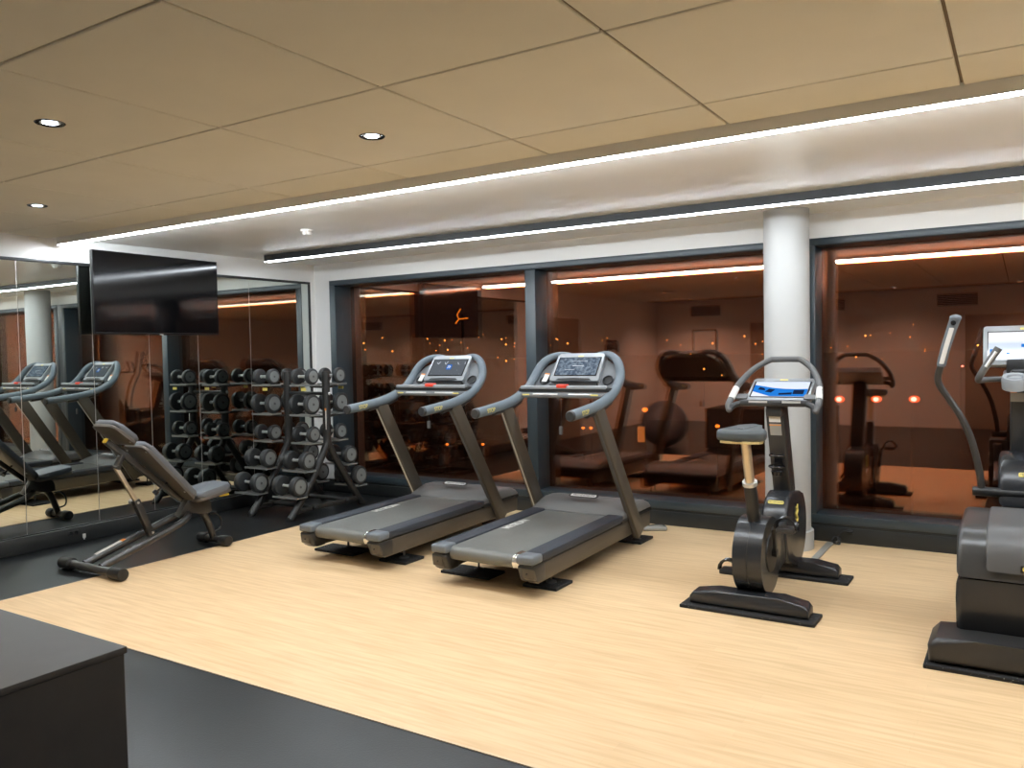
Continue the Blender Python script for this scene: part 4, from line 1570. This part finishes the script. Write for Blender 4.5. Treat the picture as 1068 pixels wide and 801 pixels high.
# ------------------------------------------------------------------ the rest of the room, seen in the glass
for i, x in enumerate((-5.6, -3.2, -1.0, 1.4)):
    v = thing('air_vent', 'dark slatted air vent on the back wall, %s from the mirrors' % ('first', 'second', 'third', 'fourth')[i], 'vent', (x, YB, 2.30), 0, 'air vents on the back wall')
    m = MB()
    m.box((-0.36, 0, -0.13), (0.36, 0.012, 0.13), bev=0.004)
    m.build('frame', 'white_paint', v)
    m = MB()
    for k in range(7):
        z = -0.09 + 0.03 * k
        m.box((-0.32, 0.010, z - 0.012), (0.32, 0.018, z + 0.011))
    m.build('slats', 'vent_dark', v)
for i, (x, w) in enumerate(((-4.2, 0.95), (-0.4, 0.95))):
    d = MB()
    d.box((x - w / 2, YB, 0.0), (x + w / 2, YB + 0.02, 2.02), bev=0.004)
    do = struct(d.build('door_%d' % (i + 1), 'door_wood'))
    d = MB()
    d.box((x - w / 2 - 0.06, YB, 0.0), (x - w / 2, YB + 0.03, 2.08))
    d.box((x + w / 2, YB, 0.0), (x + w / 2 + 0.06, YB + 0.03, 2.08))
    d.box((x - w / 2 - 0.06, YB, 2.02), (x + w / 2 + 0.06, YB + 0.03, 2.08))
    d.build('door_frame', 'white_paint', do)
    d = MB()
    d.tube([(x + w / 2 - 0.09, YB + 0.06, 1.0), (x + w / 2 - 0.20, YB + 0.06, 1.0)], 0.01, 8)
    d.tube([(x + w / 2 - 0.09, YB + 0.01, 1.0), (x + w / 2 - 0.09, YB + 0.06, 1.0)], 0.01, 8)
    d.build('door_handle', 'silver', do)
d = MB()
d.box((XL, 0.62, 0.0), (XL + 0.02, 1.62, 2.08), bev=0.004)
do = struct(d.build('door_3', 'door_wood'))
d = MB()
d.box((XL, 0.56, 0.0), (XL + 0.03, 0.62, 2.14))
d.box((XL, 1.62, 0.0), (XL + 0.03, 1.68, 2.14))
d.box((XL, 0.62, 2.08), (XL + 0.03, 1.62, 2.14))
d.build('door_frame', 'white_paint', do)
d = MB()
d.tube([(XL + 0.02, 0.72, 1.0), (XL + 0.07, 0.72, 1.0), (XL + 0.07, 0.84, 1.0)], 0.01, 8)
d.build('door_handle', 'silver', do)
sg = thing('wall_sign', 'dark ribbon sign lettered GYM on the left wall, seen mirrored in the glass', 'sign', (XL + 0.005, -0.75, 1.62), -PI / 2)
m = MB()
m.box((-0.22, 0, -0.09), (0.22, 0.02, 0.09), bev=0.004)
m.prism([(-0.30, -0.14), (-0.18, -0.14), (-0.18, 0.0), (-0.30, 0.0), (-0.27, -0.07)], 0.0, 0.012, 'Y')
m.prism([(0.30, -0.14), (0.18, -0.14), (0.18, 0.0), (0.30, 0.0), (0.27, -0.07)], 0.0, 0.012, 'Y')
m.build('board', 'vent_dark', sg)
lettering('GYM', 0.16, 'label_white', sg, frame_mtx((0, 0.022, 0), (-1, 0, 0), (0, 0, 1)))
pf = thing('framed_poster', 'framed poster on the back wall, seen only in the window glass', 'poster', (-5.62, YB + 0.002, 1.58))
m = MB()
m.box((-0.26, 0, -0.33), (0.26, 0.02, 0.33), bev=0.004)
m.build('frame', 'black_frame', pf)
m = MB()
m.box((-0.235, 0.018, -0.305), (0.235, 0.022, 0.305))
m.build('print', 'label_white', pf)
eb = thing('exercise_ball', 'large grey exercise ball, seen reflected in the window', 'exercise ball', (-4.72, 1.62, 0))
m = MB()
m.ball((0, 0, 0.36), 0.36, seg=40, rings=28)
m.build('ball', 'ball_rubber', eb)

# ------------------------------------------------------------------ night outside
g_ = MB()
g_.box((-900, 7.2, -9.2), (900, 1500, -9.0))
struct(g_.build('ground_outside', 'asphalt'))
# far hillside sprinkled with lights nobody could count
far = MB()
for k in range(120):
    a = math.radians(random.uniform(-62, 12))
    if random.random() < 0.55:
        D = random.uniform(500, 640)
        z = random.gauss(9, 3.5)
    else:
        D = random.uniform(240, 520)
        z = -9 + random.uniform(0.5, 9) + (D - 240) * 0.035
    rr = D * random.choice((0.0006, 0.0007, 0.0008, 0.0011))
    bmesh.ops.create_icosphere(far.bm, subdivisions=1, radius=rr, matrix=Matrix.Translation((D * math.sin(a), D * math.cos(a), z)))
tag(far.build('outside_city_lights', 'far_orange'), 'countless tiny orange lights of the distant town at night', 'city lights', kind='stuff')


def street_lamp(x, y, ztop, label, mat='street_orange', r=0.17):
    t = thing('street_lamp', label, 'street lamp', (x, y, -9.0), 0, 'street lamps outside the windows')
    h = ztop + 9.0
    m = MB()
    m.tube([(0, 0, 0), (0, 0, h - 0.25), (0.05, -0.1, h - 0.06), (0.15, -0.4, h)], [0.09, 0.06, 0.05, 0.04], 8)
    m.build('pole', 'window_frame', t)
    m = MB()
    m.ball((0.18, -0.5, h - 0.08), r, sz=0.7, seg=12, rings=8)
    m.build('lamp_head', mat if mat == 'street_orange' else 'street_red', t)  # on pink lamps this red ball stands in for the halo round the bulb
    if mat == 'street_pink':
        m = MB()
        m.ball((0.18, -0.5 - r * 0.75, h - 0.08), r * 0.55, sz=0.8, seg=12, rings=8)
        m.build('bulb', 'street_pink', t)
    return t


def at(px, py, D):
    q = r2 * ((px - 534) / F_PX) - u2 * ((py - 400.5) / F_PX) + fwd
    q = q * (D / q.y)
    return q.x, q.y, EYE + q.z


for px, py, D, lab, mt, r in ((874, 416, 52, 'pink-orange street lamp nearest the column, first of three in the right window', 'street_pink', 0.30),
                              (912, 416, 52, 'pink-orange street lamp in the middle of the three in the right window', 'street_pink', 0.30),
                              (951, 416, 52, 'pink-orange street lamp, last of three, nearest the elliptical trainer', 'street_pink', 0.30),
                              (673, 427, 60, 'orange street lamp above the exercise ball reflection, between treadmill and bike', 'street_orange', 0.24),
                              (609, 446, 70, 'orange street lamp seen just right of the mullion, left of a close pair', 'street_orange', 0.17),
                              (617, 446, 70, 'orange street lamp seen just right of the mullion, right of a close pair', 'street_orange', 0.17),
                              (748, 444, 60, 'orange street lamp beside the bike saddle in the middle window', 'street_orange', 0.18),
                              (468, 463, 62, 'orange street lamp low in the left window under the treadmill handrail', 'street_orange', 0.15),
                              (505, 463, 62, 'orange street lamp low in the left window near the mullion', 'street_orange', 0.15),
                              (1002, 382, 90, 'small red-orange lamp beside the elliptical trainer arm', 'street_pink', 0.15)):
    x, y, z = at(px, py, D)
    street_lamp(x, y, z + 0.1, lab, mt, r)
for px, py, D, w, hh, lab in ((661, 455, 75, 0.9, 1.6, 'dark low building with one lit window outside the middle window'), (480, 467, 80, 3.2, 0.9, 'dark low building with a lit strip outside the left window')):
    x, y, z = at(px, py, D)
    t = thing('outside_building', lab, 'building', (x, y + 2.0, -9), 0, 'buildings outside')
    m = MB()
    m.box((-5, 0, 0), (5, 6, z + 9 + 1.5))
    m.build('walls', 'asphalt', t)
    m = MB()
    m.box((-w / 2, -0.05, z + 9 - hh / 2), (w / 2, 0.02, z + 9 + hh / 2))
    m.build('lit_window', 'lit_window', t)

x, y, z = at(480, 331, 60)
sg2 = thing('lit_sign', 'orange glowing angular sign high outside the left window', 'sign', (x, y, z))
m = MB()
m.tube([(-0.55, 0, -0.55), (-0.15, 0, -0.15), (-0.35, 0, 0.25), (0.05, 0, 0.75)], 0.05, 8)
m.tube([(-0.15, 0, -0.15), (0.85, 0, -0.10)], 0.045, 8)
m.build('tube', 'lit_sign', sg2)
m = MB()
m.tube([(0.0, 0.3, -10.5 - z + 1.5), (0.0, 0.3, 0.3)], 0.12, 8)
m.tube([(0.0, 0.3, -0.12), (0.0, 0.0, -0.12)], 0.04, 6)
m.build('mast', 'asphalt', sg2)
